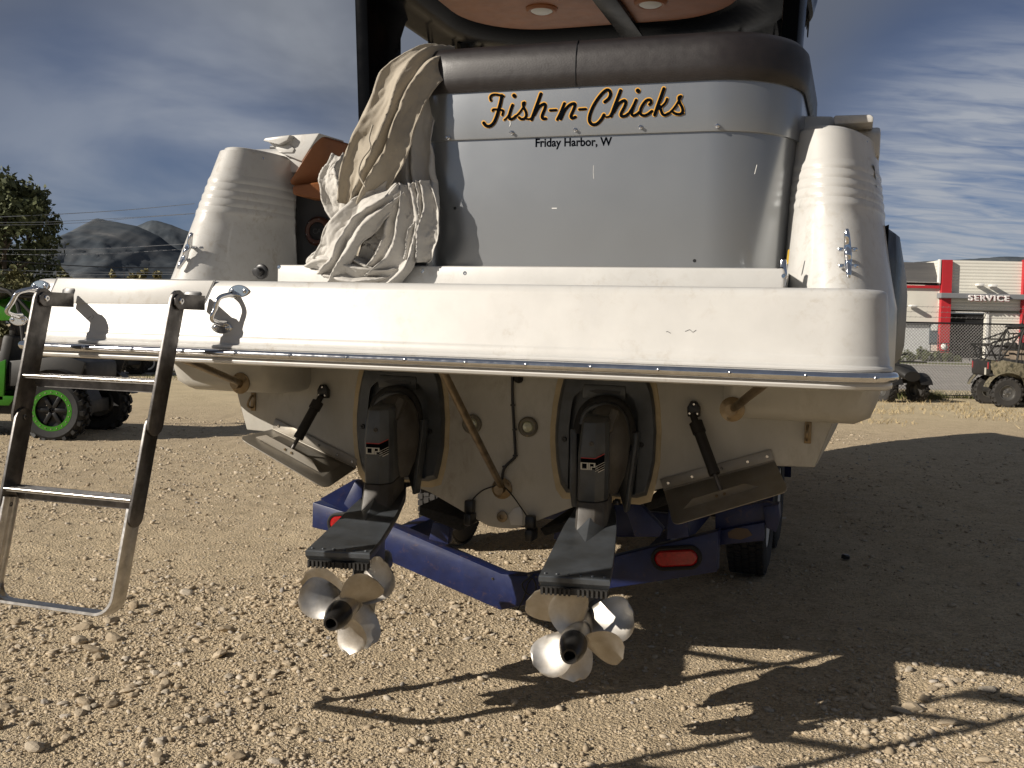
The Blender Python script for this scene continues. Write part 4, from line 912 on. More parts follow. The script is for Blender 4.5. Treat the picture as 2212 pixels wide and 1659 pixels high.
# ================================================================== GROUND
def vnoise(x, y, s, seed):
    """smooth value noise on arrays"""
    x = x * s + seed * 17.13; y = y * s + seed * 9.71
    xi, yi = np.floor(x).astype(np.int64), np.floor(y).astype(np.int64); fx, fy = x - xi, y - yi
    fx, fy = fx * fx * (3 - 2 * fx), fy * fy * (3 - 2 * fy)
    def h(a, b):
        n = (a * 374761393 + b * 668265263 + seed * 974711) & 0x7fffffff; n = ((n ^ (n >> 13)) * 1274126177) & 0x7fffffff
        return ((n ^ (n >> 16)) & 0xffff) / 65535.0
    return (h(xi, yi) * (1 - fx) + h(xi + 1, yi) * fx) * (1 - fy) + (h(xi, yi + 1) * (1 - fx) + h(xi + 1, yi + 1) * fx) * fy
def gz(x, y):
    x, y = np.asarray(x, float), np.asarray(y, float)
    n = (vnoise(x, y, .7, 1) - .5) * .035 + (vnoise(x, y, 2.3, 2) - .5) * .018 + (vnoise(x, y, 7, 3) - .5) * .011 + (vnoise(x, y, 19, 4) - .5) * .008 + (vnoise(x, y, 33, 5) - .5) * .005
    rut = -.02 * np.exp(-((x * .96 + y * .10 - 3.3) / .22) ** 2) - .018 * np.exp(-((x * .96 + y * .10 - 4.7) / .22) ** 2)
    fade = np.clip((30 - y) / 14, 0, 1) * np.clip((14 - np.abs(x)) / 6, 0, 1)
    return (n + rut) * fade
def axis(lo, hi, step, far_lo, far_hi):
    a = list(np.arange(lo, hi, step)); s = step; p = hi; up_ = []
    while p < far_hi: up_.append(p); s *= 1.16; p += s
    up_.append(far_hi); dn = []; s = step; p = lo - s
    while p > far_lo: dn.append(p); s *= 1.16; p -= s
    dn.append(far_lo); return np.array(dn[::-1] + a + up_)
gx, gy = axis(-4.6, 6.2, .034, -6000, 6000), axis(2.2, 9.5, .03, -400, 9000)
XX, YY = np.meshgrid(gx, gy); ZZ = gz(XX, YY); nx, ny = len(gx), len(gy)
V = np.stack([XX, YY, ZZ], -1).reshape(-1, 3); ii = (np.arange(ny - 1)[:, None] * nx + np.arange(nx - 1)[None]).reshape(-1)
FQ = np.stack([ii, ii + 1, ii + nx + 1, ii + nx], -1)
def np_mesh(name, V, Fc, m, kind=None, parent=None, smooth=False, mats=None, mi=None):
    me = bpy.data.meshes.new(name); k = Fc.shape[1]
    me.vertices.add(len(V)); me.vertices.foreach_set('co', np.asarray(V, np.float32).ravel())
    me.loops.add(Fc.size); me.loops.foreach_set('vertex_index', Fc.astype(np.int32).ravel())
    me.polygons.add(len(Fc)); me.polygons.foreach_set('loop_start', np.arange(0, Fc.size, k, dtype=np.int32)); me.polygons.foreach_set('loop_total', np.full(len(Fc), k, np.int32))
    for q in (mats or [m]): me.materials.append(q)
    if mi is not None: me.polygons.foreach_set('material_index', np.asarray(mi, np.int32))
    me.update(calc_edges=True); me.validate()
    if smooth: me.shade_smooth()
    o = bpy.data.objects.new(name, me); COL.objects.link(o)
    if kind: o['kind'] = kind
    if parent is not None: o.parent = parent
    return o
def ground_mat():
    m = bpy.data.materials.new('gravel ground'); m.use_nodes = True; nt = m.node_tree; p = nt.nodes['Principled BSDF']
    t = N(nt, 'ShaderNodeTexCoord').outputs['Object']
    big = noise(nt, t, .55, 5, .6); mid = noise(nt, t, 5, 6, .65); fine = noise(nt, t, 70, 4, .7)
    vo = N(nt, 'ShaderNodeTexVoronoi'); vo.inputs['Scale'].default_value = 75; nt.links.new(t, vo.inputs['Vector'])
    vo2 = N(nt, 'ShaderNodeTexVoronoi'); vo2.inputs['Scale'].default_value = 190; nt.links.new(t, vo2.inputs['Vector'])
    c = ramp(nt, mid, [(.3, (.40, .32, .21)), (.52, (.52, .42, .285)), (.75, (.60, .495, .345))])
    c = mixc(nt, vmath(nt, 'MULTIPLY', ramp(nt, big, [(.40, (0, 0, 0)), (.62, (1, 1, 1))]), .45), c, (.58, .47, .31))
    sepv = N(nt, 'ShaderNodeSeparateColor'); nt.links.new(vo.outputs['Color'], sepv.inputs[0])
    g = ramp(nt, sepv.outputs[0], [(0, (.62, .62, .64)), (.5, (1, 1, 1)), (1, (1.22, 1.2, 1.16))])
    c = mixc(nt, .75, c, mixc(nt, 1.0, c, g, 'MULTIPLY'))
    # straw-coloured verge towards the fence
    sp = N(nt, 'ShaderNodeSeparateXYZ'); nt.links.new(t, sp.inputs[0])
    far = ramp(nt, vmath(nt, 'DIVIDE', sp.outputs[1], 60.0), [(.26, (0, 0, 0)), (.36, (1, 1, 1))])
    c = mixc(nt, vmath(nt, 'MULTIPLY', far, .75), c, ramp(nt, noise(nt, t, 1.3, 6, .7), [(.35, (.52, .43, .27)), (.65, (.68, .57, .37))]))
    nt.links.new(c, p.inputs['Base Color']); p.inputs['Roughness'].default_value = .95; p.inputs['Specular IOR Level'].default_value = .15
    h = vmath(nt, 'ADD', vmath(nt, 'MULTIPLY', vmath(nt, 'SUBTRACT', 1.0, vo.outputs['Distance']), .9), vmath(nt, 'ADD', vmath(nt, 'MULTIPLY', vmath(nt, 'SUBTRACT', 1.0, vo2.outputs['Distance']), .45), vmath(nt, 'MULTIPLY', fine, .9)))
    b = N(nt, 'ShaderNodeBump'); b.inputs['Strength'].default_value = 1.0; b.inputs['Distance'].default_value = .011
    nt.links.new(h, b.inputs['Height']); nt.links.new(b.outputs[0], p.inputs['Normal']); return m
gm = ground_mat(); ground = np_mesh('ground', V, FQ, gm, 'structure', smooth=True)
def stone_mat():
    m = bpy.data.materials.new('pebble'); m.use_nodes = True; nt = m.node_tree; p = nt.nodes['Principled BSDF']
    ge = N(nt, 'ShaderNodeNewGeometry'); oi = N(nt, 'ShaderNodeObjectInfo')
    r = vmath(nt, 'FRACT', vmath(nt, 'ADD', ge.outputs['Random Per Island'], oi.outputs['Random']))
    c = ramp(nt, r, [(0, (.32, .255, .175)), (.3, (.43, .35, .245)), (.65, (.50, .415, .30)), (.88, (.44, .385, .305)), (.96, (.53, .465, .375)), (1, (.27, .25, .23))])
    t = N(nt, 'ShaderNodeTexCoord').outputs['Object']; n = noise(nt, t, 60, 4)
    c = mixc(nt, .5, c, mixc(nt, 1.0, c, ramp(nt, n, [(.3, (.65, .65, .65)), (.7, (1.2, 1.2, 1.2))]), 'MULTIPLY'))
    nt.links.new(c, p.inputs['Base Color']); p.inputs['Roughness'].default_value = .88; p.inputs['Specular IOR Level'].default_value = .2
    b = N(nt, 'ShaderNodeBump'); b.inputs['Strength'].default_value = .5; b.inputs['Distance'].default_value = .003; nt.links.new(noise(nt, t, 120, 3), b.inputs['Height']); nt.links.new(b.outputs[0], p.inputs['Normal'])
    return m
pm = stone_mat()
def ico(sub):
    bm = bmesh.new(); bmesh.ops.create_icosphere(bm, subdivisions=sub, radius=1); v = np.array([q.co[:] for q in bm.verts]); f = np.array([[q.index for q in p.verts] for p in bm.faces]); bm.free(); return v, f
iv, if_ = ico(1)
def pebbles(x, y, r, sub=0):
    n = len(x); base = np.stack([iv * (1 + rng.uniform(-.28, .28, (len(iv), 1))) for _ in range(24)])
    B = base[rng.integers(0, 24, n)]; sc = np.stack([rng.uniform(.8, 1.35, n), rng.uniform(.6, .95, n), rng.uniform(.36, .68, n)], -1)
    B = B * sc[:, None] * r[:, None, None]; a = rng.uniform(0, 6.283, n); ti = rng.normal(0, .28, n)
    ct, st = np.cos(ti)[:, None], np.sin(ti)[:, None]; bx, by, bz = B[..., 0], B[..., 1], B[..., 2]
    bx, bz = bx * ct - bz * st, bx * st + bz * ct; ca, sa = np.cos(a)[:, None], np.sin(a)[:, None]; bx, by = bx * ca - by * sa, bx * sa + by * ca
    z = gz(x, y) + r * rng.uniform(-.02, .3, n)
    P = np.stack([bx + x[:, None], by + y[:, None], bz + z[:, None]], -1).reshape(-1, 3)
    Fc = (if_[None] + (np.arange(n) * len(iv))[:, None, None]).reshape(-1, 3); return P, Fc
def scatter(n, r_lo, r_hi, spread=.62):
    rr = r_lo * (r_hi / r_lo) ** rng.uniform(0, 1, n); an = rng.uniform(-spread, spread, n); return rr * np.sin(an), rr * np.cos(an)
x, y = scatter(200000, 2.9, 17)
den = .27 + 1.0 * np.clip((vnoise(x, y, .8, 11) * .6 + vnoise(x, y, 2.6, 12) * .5 - .38) * 2.4, 0, 1) + .45 * np.exp(-((x + 1.6) / 1.3) ** 2 - ((y - 4.4) / 1.5) ** 2)
den *= np.where((x > .9) & (y > 4.8), .40, 1.0)
keep = rng.uniform(0, 1.25, len(x)) < den; x, y = x[keep], y[keep]
r = np.exp(rng.normal(math.log(.0042), .62, len(x))); r = np.clip(r, .003, .022) * np.clip((y / 4.5) ** .35, .9, 1.6)
P, Fc = pebbles(x, y, r); gv = np_mesh('gravel', P, Fc, pm, 'stuff')
# the largest stones, one by one
stones = []
for i in range(8):
    v, f = ico(2); s = np.array([rng.uniform(.9, 1.3), rng.uniform(.65, .95), rng.uniform(.4, .65)])
    off = np.array([mnoise.noise(Vector(q) * 1.1 + Vector((i * 7.1, 0, 0))) for q in v]); cut = v.copy()
    for _ in range(5):
        d = rng.normal(size=3); d /= np.linalg.norm(d); k = cut @ d; cut = cut - np.maximum(k - .72, 0)[:, None] * d * .9
    v = cut * (1 + .25 * off)[:, None] * s; me = bpy.data.meshes.new('stone'); me.from_pydata(v.tolist(), [], f.tolist()); me.materials.append(pm); me.update(); stones.append(me)
x, y = scatter(1500, 3.0, 9.0, .56); w = .25 + vnoise(x, y, .8, 11) + .8 * np.exp(-((x + 1.6) / 1.2) ** 2 - ((y - 4.3) / 1.3) ** 2); kp = np.argsort(-(w + rng.uniform(0, .8, len(x))))[:290]
for k in kp:
    o = bpy.data.objects.new('stone', stones[rng.integers(0, 8)]); COL.objects.link(o); o.parent = ground
    s = float(np.clip(np.exp(rng.normal(math.log(.021), .32)), .012, .042)); o.location = (x[k], y[k], float(gz(x[k], y[k])) + s * .22); o.rotation_euler = (rng.normal(0, .2), rng.normal(0, .2), rng.uniform(0, 6.28)); o.scale = (s, s, s)
def at_g(x, y): p = gat(x, y); return p
# a black plastic cap lying in the boat's shadow
p = gat(1826, 1208); cp = obj('plastic_cap', MB().lathe([(.028, 0), (.028, .02), (.02, .028), (.006, .028)], (p.x, p.y, .004), (.1, 0, 1), 14), black); tag(cp, 'small black plastic cap lying on shaded gravel to starboard of the trailer', 'plastic cap')

# ================================================================== FAR GROUND: road, verge, kerb
asph = mat('asphalt', (.36, .335, .30), .9, var=.12, vscale=.6); green = mat('lawn', (.10, .13, .035), .95, col2=(.16, .16, .06), vscale=.8, bump=.6, bscale=20); conc = mat('concrete', (.42, .40, .36), .85, var=.06, vscale=.5)
def strip(name, x0, x1, y0, y1, z, m):
    o = obj(name, MB().box(((x0 + x1) / 2, (y0 + y1) / 2, z - .04), (x1 - x0, y1 - y0, .08)), m, None, ang=0); o['kind'] = 'structure'; return o
strip('road', -120, 220, 30.5, 60, .022, asph); strip('kerb', -120, 220, 60.05, 60.5, .12, conc); strip('verge', -120, 220, 60.55, 66, .10, green); strip('forecourt', -120, 220, 66.05, 110, .09, conc)
def blades(name, x, y, hgt, m, wd=.012, lean=.35):
    n = len(x); a = rng.uniform(0, 6.283, n); l = rng.normal(0, lean, (n, 2)) * hgt[:, None]; z = gz(x, y); dx, dy = np.cos(a) * wd, np.sin(a) * wd
    P = np.stack([np.stack([x - dx, y - dy, z], -1), np.stack([x + dx, y + dy, z], -1), np.stack([x + l[:, 0], y + l[:, 1], z + hgt], -1)], 1).reshape(-1, 3)
    return np_mesh(name, P, np.arange(3 * n).reshape(-1, 3), m, 'stuff')
n = 9000; xx = rng.uniform(5.5, 16, n); yy = 25.9 + rng.normal(0, .35, n); k = vnoise(xx, yy, .9, 21) > .42
blades('weeds', xx[k], yy[k], rng.uniform(.05, .26, k.sum()), mat('weed green', (.085, .10, .03), .9, col2=(.16, .14, .06), vscale=2))
n = 8000; xx = rng.uniform(4.5, 16, n); yy = rng.uniform(16.5, 25.6, n); k = vnoise(xx, yy, .8, 22) * .7 + vnoise(xx, yy, 3, 23) * .4 > .62
blades('dry_grass', xx[k], yy[k], rng.uniform(.03, .11, k.sum()), mat('straw', (.46, .37, .21), .95, col2=(.34, .26, .14), vscale=2), .010, .7)
n = 3000; xx = rng.uniform(-16, -7, n); yy = rng.uniform(27, 36, n); blades('grass', xx, yy, rng.uniform(.02, .08, n), MATS['weed green'], .012, .6)

# ================================================================== FENCE
FY = 26.0
fen = empty('chain_link_fence', loc=(9, FY, 0)); tag(fen, 'black chain-link fence with barbed wire along the road', 'fence')
wire = mat('fence wire', (.30, .29, .275), .5, .3); blk = mat('black steel', (.016, .016, .017), .5)
def lf(px, py): p = wat(px, py, FY); return p
zt = 1.93; fx0, fx1 = 4.5, 19.0
for X in (6.75, 9.85, 12.95, 16.05):
    obj('fence_post', MB().tube([(X - 9, 0, -.05), (X - 9, 0, zt + .04)], .03, 8), blk, fen, ang=60); obj('barb_arm', MB().tube([(X - 9, 0, zt), (X - 9, -.16, zt + .42)], .012, 6), blk, fen)
obj('top_rail', MB().tube([(fx0 - 9, 0, zt), (fx1 - 9, 0, zt)], .021, 8), blk, fen); obj('bottom_rail', MB().tube([(fx0 - 9, 0, .09), (fx1 - 9, 0, .09)], .012, 6), blk, fen)
mb = MB(); st = .082; H = zt - .12; n = int((fx1 - fx0 + H) / st)
for i in range(n):
    for s in (1, -1):
        xa = fx0 + i * st - (H if s > 0 else 0); xb = xa + H * s + (0 if s > 0 else 0)
        if s < 0: xa, xb = fx0 + i * st, fx0 + i * st - H
        za, zb = .10, zt
        # clip to the run of the fence
        for (q, lo, hi) in (('x', fx0, fx1),):
            if xa < lo: za += (lo - xa) * (1 if s > 0 else 0); xa = max(xa, lo)
            if s > 0 and xb > hi: zb -= (xb - hi); xb = hi
            if s < 0 and xb < lo: zb -= (lo - xb); xb = lo
            if s < 0 and xa > hi: za += (xa - hi); xa = hi
        if zb - za > .03: mb.tube([(xa - 9, .004 * s, za), (xb - 9, .004 * s, zb)], .0058, 3, cap=False)
o = obj('wire_mesh', mb, wire, fen, ang=0, fixn=False); o['kind'] = 'stuff'
for k in range(3):
    z, yb = zt + .14 + .13 * k, -.05 - .05 * k; w_ = MB().tube([(fx0 - 9, yb, z), (fx1 - 9, yb, z)], .0045, 4)
    for X in np.arange(fx0, fx1, .13): w_.tube([(X - 9 - .02, yb - .01, z - .025), (X - 9 + .02, yb + .01, z + .025)], .0035, 3, cap=False)
    obj('barbed_wire', w_, wire, fen, ang=0)

# ================================================================== SERVICE BUILDING
BY = 88.0
bd = empty('service_building', loc=(36, BY, 0)); tag(bd, 'white service building with red pillars and a grey SERVICE sign band', 'building')
wallm = mat('white cladding', (.70, .68, .60), .6, var=.03, vscale=.4); redm = mat('red cladding', (.46, .022, .03), .5, var=.08, vscale=.5); greym = mat('grey fascia', (.20, .205, .215), .5, var=.05, vscale=.6); roofm = mat('dark grey roof', (.055, .055, .058), .8, col2=(.10, .095, .09), vscale=.35, stretch=(.3, 1, 4)); shadem = mat('black garage shade', (.008, .008, .008), .9)
nt = wallm.node_tree; wv = N(nt, 'ShaderNodeTexWave', wave_type='BANDS', bands_direction='Z'); wv.inputs['Scale'].default_value = 1.15; tcw = N(nt, 'ShaderNodeTexCoord'); nt.links.new(tcw.outputs['Object'], wv.inputs['Vector'])
bpn = N(nt, 'ShaderNodeBump'); bpn.inputs['Strength'].default_value = .5; bpn.inputs['Distance'].default_value = .05; nt.links.new(wv.outputs['Fac'], bpn.inputs['Height']); nt.links.new(bpn.outputs[0], nt.nodes['Principled BSDF'].inputs['Normal'])
plainw = mat('plain white wall', (.70, .675, .59), .7, var=.04, vscale=.3)
def bx(name, x0, y0, x1, y1, m, dep=.3, fr=0.0, par=None, bev=0, lx=None):
    A, B_ = wat(x0, y0, BY), wat(x1, y1, BY); Xa, Xb = (A.x + wat(x0, y1, BY).x) / 2, (B_.x + wat(x1, y0, BY).x) / 2; za, zb = max(min(A.z, B_.z), 0), max(A.z, B_.z)
    return obj(name, MB().box(((Xa + Xb) / 2 - 36, fr + dep / 2, (za + zb) / 2), (Xb - Xa, dep, zb - za)), m, par or bd, ang=0, bev=bev)
bx('wing_wall', 1700, 612, 2031, 800, plainw, 14, .35); bx('wing_gutter', 1700, 604, 2030, 610, white, .5, -.05); bx('red_band', 1700, 610.3, 2031, 623, redm, .2, .12)
A, B_ = wat(1700, 604, BY), wat(2031, 604, BY); T = wat(1700, 561, BY + 1.6).z
obj('wing_roof', MB().slab([(A.x - 36, .4, A.z), (B_.x - 36, .4, A.z), (B_.x - 35.2, 1.6, T), (A.x - 36, 1.6, T)], (0, .2, -.2)), roofm, bd)
# front block: wall round the open garage door, its shade a solid black block
bx('front_wall', 2032, 561, 2420, 676, wallm, 9, .3); bx('front_wall', 2131, 676.3, 2420, 800, wallm, .4, .3); bx('front_wall', 2032, 676.3, 2052, 800, wallm, .4, .3); bx('garage_shade_block', 2045, 676.6, 2140, 800, shadem, 7, .72); bx('door_trim', 2131, 674, 2136, 800, white, .12, .15); bx('door_trim', 2052, 672.5, 2136, 676.2, white, .12, .15)
bx('red_pillar', 2032, 561, 2053, 762, redm, .5, -.12); bx('pillar_trim', 2028.5, 560, 2031.8, 612, white, .4, -.06); bx('red_pillar', 2207.5, 561, 2228, 762, redm, .5, -.12)
bx('sign_band', 2026, 633, 2420, 652, greym, .9, -.62, bev=.05); bx('plinth', 2136, 745, 2206, 775, mat('dim plinth', (.16, .155, .15), .8), .2, .05)
tm = text_mesh('SERVICE', 1.0, extrude=.06, bold=.02, space=1.25); w = max(v.co.x for v in tm.vertices); p0, p1 = wat(2091, 649, BY - .7), wat(2178, 649, BY - .7); hh = wat(2091, 636.5, BY - .7).z - p0.z
for v in tm.vertices: v.co = Vector((p0.x - 36 + v.co.x / w * (p1.x - p0.x), -.78 - v.co.z * 2, p0.z + v.co.y / .72 * hh))
tm.materials.append(mat('sign letters', (.74, .70, .68), .45, var=.02)); so = bpy.data.objects.new('sign_lettering', tm); COL.objects.link(so); so.parent = bd
tm2 = tm.copy(); tm2.materials.clear(); tm2.materials.append(redm)
for v in tm2.vertices: v.co = Vector((v.co.x + .13, v.co.y * .2 - .53, v.co.z - .05))
so2 = bpy.data.objects.new('sign_lettering', tm2); COL.objects.link(so2); so2.parent = bd
for x, y in ((2118, 615), (2146, 617), (1973, 661)):
    p = wat(x, y, BY - .3); obj('wall_lamp', MB().box((p.x - 36, -.15, p.z), (.55, .7, .22)), white, bd, bev=.06)
p = wat(2041, 749, BY - .3); obj('pillar_lamp', MB().lathe([(.28, 0), (.26, -.15), (.12, -.25)], (p.x - 36, -.1, p.z), (0, 1, 0), 14), white, bd)
# store beside it
shd = empty('storage_shed', loc=(34, 80, 0)); tag(shd, 'low white storage shed with a dark side door beside the red pillar', 'shed')
def bx2(name, x0, y0, x1, y1, m, Y, dep):
    A, B_ = wat(x0, y0, Y), wat(x1, y1, Y); return obj(name, MB().box(((A.x + B_.x) / 2 - 34, Y - 80 + dep / 2, (max(0, B_.z) + A.z) / 2), (B_.x - A.x, dep, A.z - max(0, B_.z))), m, shd, ang=0)
bx2('shed_wall', 1900, 700, 2007, 790, mat('pale shed', (.62, .63, .62), .6), 80, 5); bx2('shed_roof', 1895, 696, 2012, 700.3, greym, 79.7, 5.6); bx2('shed_door', 2009, 699, 2025, 745, mat('slate door', (.10, .13, .15), .5), 79.9, 4)
p = wat(2018, 707, 79.8); obj('door_sign', MB().box((p.x - 34, -.2, p.z), (.5, .06, .5)), white, shd)
# railing and shrubs in front
rg = empty('ramp_railing', loc=(35, 74, 0)); tag(rg, 'thin black ramp railing in front of the open garage door', 'railing')
zr = 1.35; xr = [wat(q, 740, 74).x - 35 for q in (2010, 2130)]
for z in (zr, .75): obj('handrail', MB().tube([(xr[0], 0, z), (xr[1], 0, z)], .035, 6), blk, rg)
for i in range(8): X = xr[0] + (xr[1] - xr[0]) * i / 7; obj('railing_post', MB().tube([(X, 0, 0), (X, 0, zr + (.7 if i in (1, 3) else 0))], .035, 6), blk, rg)

# ================================================================== VEGETATION
barkm = mat('bark', (.10, .075, .05), .9, bump=.5, bscale=12)
def leafmat(nm, a, b):
    m = mat(nm, a, .7, col2=b, vscale=.9, stops=(.35, .65)); p = m.node_tree.nodes['Principled BSDF']; p.inputs['Subsurface Weight'].default_value = 0; return m
def tree(nm, label, cat, base, height, rad, n, lm, seed, trunk=True, lsize=.16, z0=.18, lean=0.0, group=None, shape=1.0):
    rg_ = np.random.default_rng(seed); e = empty(nm, loc=base); tag(e, label, cat, group)
    if trunk:
        tb = MB(); tb.tube([(0, 0, 0), (.05 * rad, 0, height * .3), (lean * .6, .1, height * .62), (lean, 0, height * .93)], [height * .022, height * .018, height * .011, height * .003], 8)
        for i in range(9):
            a = rg_.uniform(0, 6.28); h0 = height * rg_.uniform(.22, .7); L = rad * rg_.uniform(.6, .95); tb.tube([(0, 0, h0), (math.cos(a) * L * .5, math.sin(a) * L * .5, h0 + L * .5), (math.cos(a) * L, math.sin(a) * L, h0 + L * .8)], [height * .008, height * .005, height * .002], 5)
        obj('trunk', tb, barkm, e)
    nc = max(10, n // 110); cz = rg_.uniform(0, 1, nc) ** .85; ca = rg_.uniform(0, 6.283, nc); cr = np.sqrt(rg_.uniform(.05, 1, nc)); prof = np.clip(np.sin(np.pi * np.clip(cz * .86 + .13, 0, 1)) ** .7, .12, 1) ** shape
    C = np.stack([cr * np.cos(ca) * rad * prof + lean * cz, cr * np.sin(ca) * rad * prof, height * (z0 + (1 - z0) * cz * .97)], -1); cs = rad * rg_.uniform(.13, .27, nc)
    k = rg_.integers(0, nc, n); P = C[k] + rg_.normal(size=(n, 3)) * cs[k, None] * np.array([.62, .62, .72]); P[:, 2] = np.clip(P[:, 2], height * .02, None)
    d1 = rg_.normal(size=(n, 3)); d1 /= np.linalg.norm(d1, axis=1)[:, None]; d2 = np.cross(d1, rg_.normal(size=(n, 3))); d2 /= np.linalg.norm(d2, axis=1)[:, None]
    s = lsize * rg_.uniform(.6, 1.3, n)[:, None]; Q = np.stack([P - d1 * s, P + d2 * s * .55, P + d1 * s, P - d2 * s * .55], 1).reshape(-1, 3)
    np_mesh('crown', Q, np.arange(4 * n).reshape(-1, 4), lm, None, e); return e
lf1 = leafmat('dark leaves', (.12, .135, .052), (.06, .073, .030)); lf2 = leafmat('olive leaves', (.15, .14, .05), (.085, .085, .032)); lf3 = leafmat('yellowing leaves', (.20, .17, .065), (.12, .11, .042))
def base(px, Y): return Vector((wat(px, 700, Y).x, Y, 0))
def hgt(px, py, Y): return wat(px, py, Y).z
tree('tree', 'tall dark leafy tree at the far left of the yard', 'tree', base(2, 52), hgt(10, 378, 52), 2.3, 6500, lf1, 3, lsize=.17, lean=.3, shape=.8)
tree('tree', 'leafy tree with a lighter crown touching the tall dark tree', 'tree', base(62, 54), hgt(62, 398, 54), 1.75, 5200, lf1, 5, lsize=.16, shape=.75)
tree('tree', 'low olive bushy tree below the tall dark tree', 'tree', base(32, 45), hgt(32, 590, 45), 1.2, 2600, lf2, 8, lsize=.13)
tree('tree', 'small pointed olive tree left of the row of yellowing trees', 'tree', base(122, 120), hgt(122, 578, 120), 2.1, 900, lf2, 9, lsize=.34)
for i, (px, py) in enumerate(((245, 581), (268, 577), (292, 582), (310, 580), (338, 580), (225, 588))):
    tree('tree', ('tallest yellowing tree at the left of the low row before the mountain', 'second of the yellowing trees counted from the left of the low row', 'middle yellowing tree of the low row, its top lower than its neighbours', 'yellowing tree touching the right side of the middle one in the row', 'yellowing tree standing apart at the right end of the low row', 'smallest yellowing tree at the far left foot of the low row')[i], 'tree', base(px, 118), hgt(px, py, 118), 1.3, 700, lf3, 20 + i, lsize=.30, group='row of yellowing trees before the mountain')
for i, (px, py, r_) in enumerate(((1992, 757, .75), (1962, 763, .6), (2030, 764, .7), (2060, 766, .55))):
    tree('shrub', ('tallest dark shrub across the road, below the dark shed door', 'dark shrub across the road, closest to the boat', 'third dark shrub from the boat, below the red pillar', 'smallest dark shrub across the road, below the open garage door')[i], 'shrub', base(px, 70), hgt(px, py, 70), r_, 700, lf1, 40 + i, trunk=False, lsize=.13, z0=.05, group='shrubs across the road')

# ================================================================== MOUNTAINS
mtm = bpy.data.materials.new('mountain'); mtm.use_nodes = True; nt = mtm.node_tree; p_ = nt.nodes['Principled BSDF']; t_ = N(nt, 'ShaderNodeTexCoord').outputs['Object']
c_ = ramp(nt, noise(nt, t_, .006, 10, .68), [(.36, (.060, .072, .086)), (.50, (.088, .100, .112)), (.64, (.118, .124, .13)), (.74, (.19, .19, .19))]); nt.links.new(c_, p_.inputs['Base Color']); p_.inputs['Roughness'].default_value = 1; p_.inputs['Specular IOR Level'].default_value = 0
def ridge(pts, Y, depth, seed, name='mountain'):
    xs = [p[0] for p in pts]; ys = [p[1] for p in pts]; px = np.linspace(xs[0], xs[-1], 220); py = np.interp(px, xs, ys); nr = 60; V = []
    for j in range(nr + 1):
        t = j / nr
        for a, b in zip(px, py):
            p = wat(a, b, Y); z = max(p.z, 6); f = (1 - t) if t <= 1 else 0
            X = p.x * (1 - .10 * t); Yp = Y - depth * t; nz = mnoise.fractal(Vector((X * .0045 + seed, Yp * .003, seed)), .85, 2.1, 8)
            hz = min(z * f ** 1.15 * (1 + .20 * nz * min(1, t * 2.0)), z * (1 - .55 * t)) + (0 if t else z * .012 * nz); V.append((X, Yp, max(hz, -3) if t < 1 else -3))
    for a, b in zip(px, py): p = wat(a, b, Y); V.append((p.x, Y + depth, -5))
    n = 220; Fc = []
    for j in range(nr):
        for i in range(n - 1): k = j * n + i; Fc.append((k, k + n, k + n + 1, k + 1))
    for i in range(n - 1): k = (nr + 1) * n + i; Fc.append((i, i + 1, k + 1, k))
    o = np_mesh(name, np.array(V), np.array(Fc), mtm, 'structure', smooth=True); return o
ridge([(-260, 600), (-60, 592), (40, 588), (61, 581), (74, 553), (89, 533), (111, 519), (130, 513), (152, 509), (172, 496), (187, 483), (202, 474), (211, 471.5), (226, 475), (263, 482), (295, 489), (315, 497), (345, 512), (364, 527), (380, 537), (427, 562), (520, 600), (640, 640)], 3600, 1500, 2)
ridge([(180, 560), (250, 515), (295, 489), (315, 481), (328, 477), (340, 478), (352, 481), (371, 486), (397, 496), (440, 510), (560, 560), (760, 620)], 4700, 900, 5)
ridge([(-400, 560), (-100, 535), (20, 528), (65, 522), (83, 519), (108, 520), (180, 530), (300, 560)], 6500, 900, 7)
ridge([(1700, 620), (1850, 590), (1980, 566), (2070, 560), (2120, 557), (2160, 554.5), (2212, 555), (2300, 552), (2450, 560), (2700, 600)], 5200, 900, 9, 'hill')

# ================================================================== POWER LINES
cablem = mat('grey cable', (.55, .56, .57), .4, .3); cabled = mat('dark cable', (.03, .03, .032), .6)
def cable(pts, Y0, Y1, r, m, label, dashed=False):
    P = smooth_path([wat(x, y, Y0 + (Y1 - Y0) * i / (len(pts) - 1)) for i, (x, y) in enumerate(pts)], 8); o = Vector(P[0]); mb = MB()
    if dashed:
        for i in range(0, len(P) * 4 - 4, 1):
            j, f = divmod(i, 4)
            if f in (1, 2) or j < 14: continue
        L = [P[j].lerp(P[j + 1], f / 6) - o for j in range(len(P) - 1) for f in range(6)]
        for i in range(0, len(L) - 3, 5): mb.tube(L[i:i + 3], r, 5)
        mb.tube(L, r * .35, 5)
    else: mb.tube([p - o for p in P], r, 5)
    q = obj('power_line', mb, m, None, ang=60); q.location = o; tag(q, label, 'power line', 'overhead power lines at left'); return q
cable([(-60, 471), (0, 468.5), (140, 462), (280, 453), (420, 440)], 46, 60, .017, cablem, 'uppermost pale power line against the sky')
cable([(-60, 481), (0, 480.5), (100, 479.5), (210, 474), (280, 470), (420, 461)], 46, 60, .012, cablem, 'second pale power line crossing just above the mountain peak')
cable([(-60, 486), (0, 486), (100, 484.5), (210, 479), (280, 472), (420, 461.5)], 46.5, 60, .012, cablem, 'third pale power line crossing the mountain peak itself')
cable([(-60, 538), (0, 538.5), (120, 539), (250, 535.5), (420, 526)], 44, 56, .017, cablem, 'pale power line across the middle of the mountain')
cable([(-60, 549), (0, 549), (120, 550.5), (250, 547), (420, 537)], 44, 56, .016, cablem, 'dashed looking wrapped power line across the mountain', True)
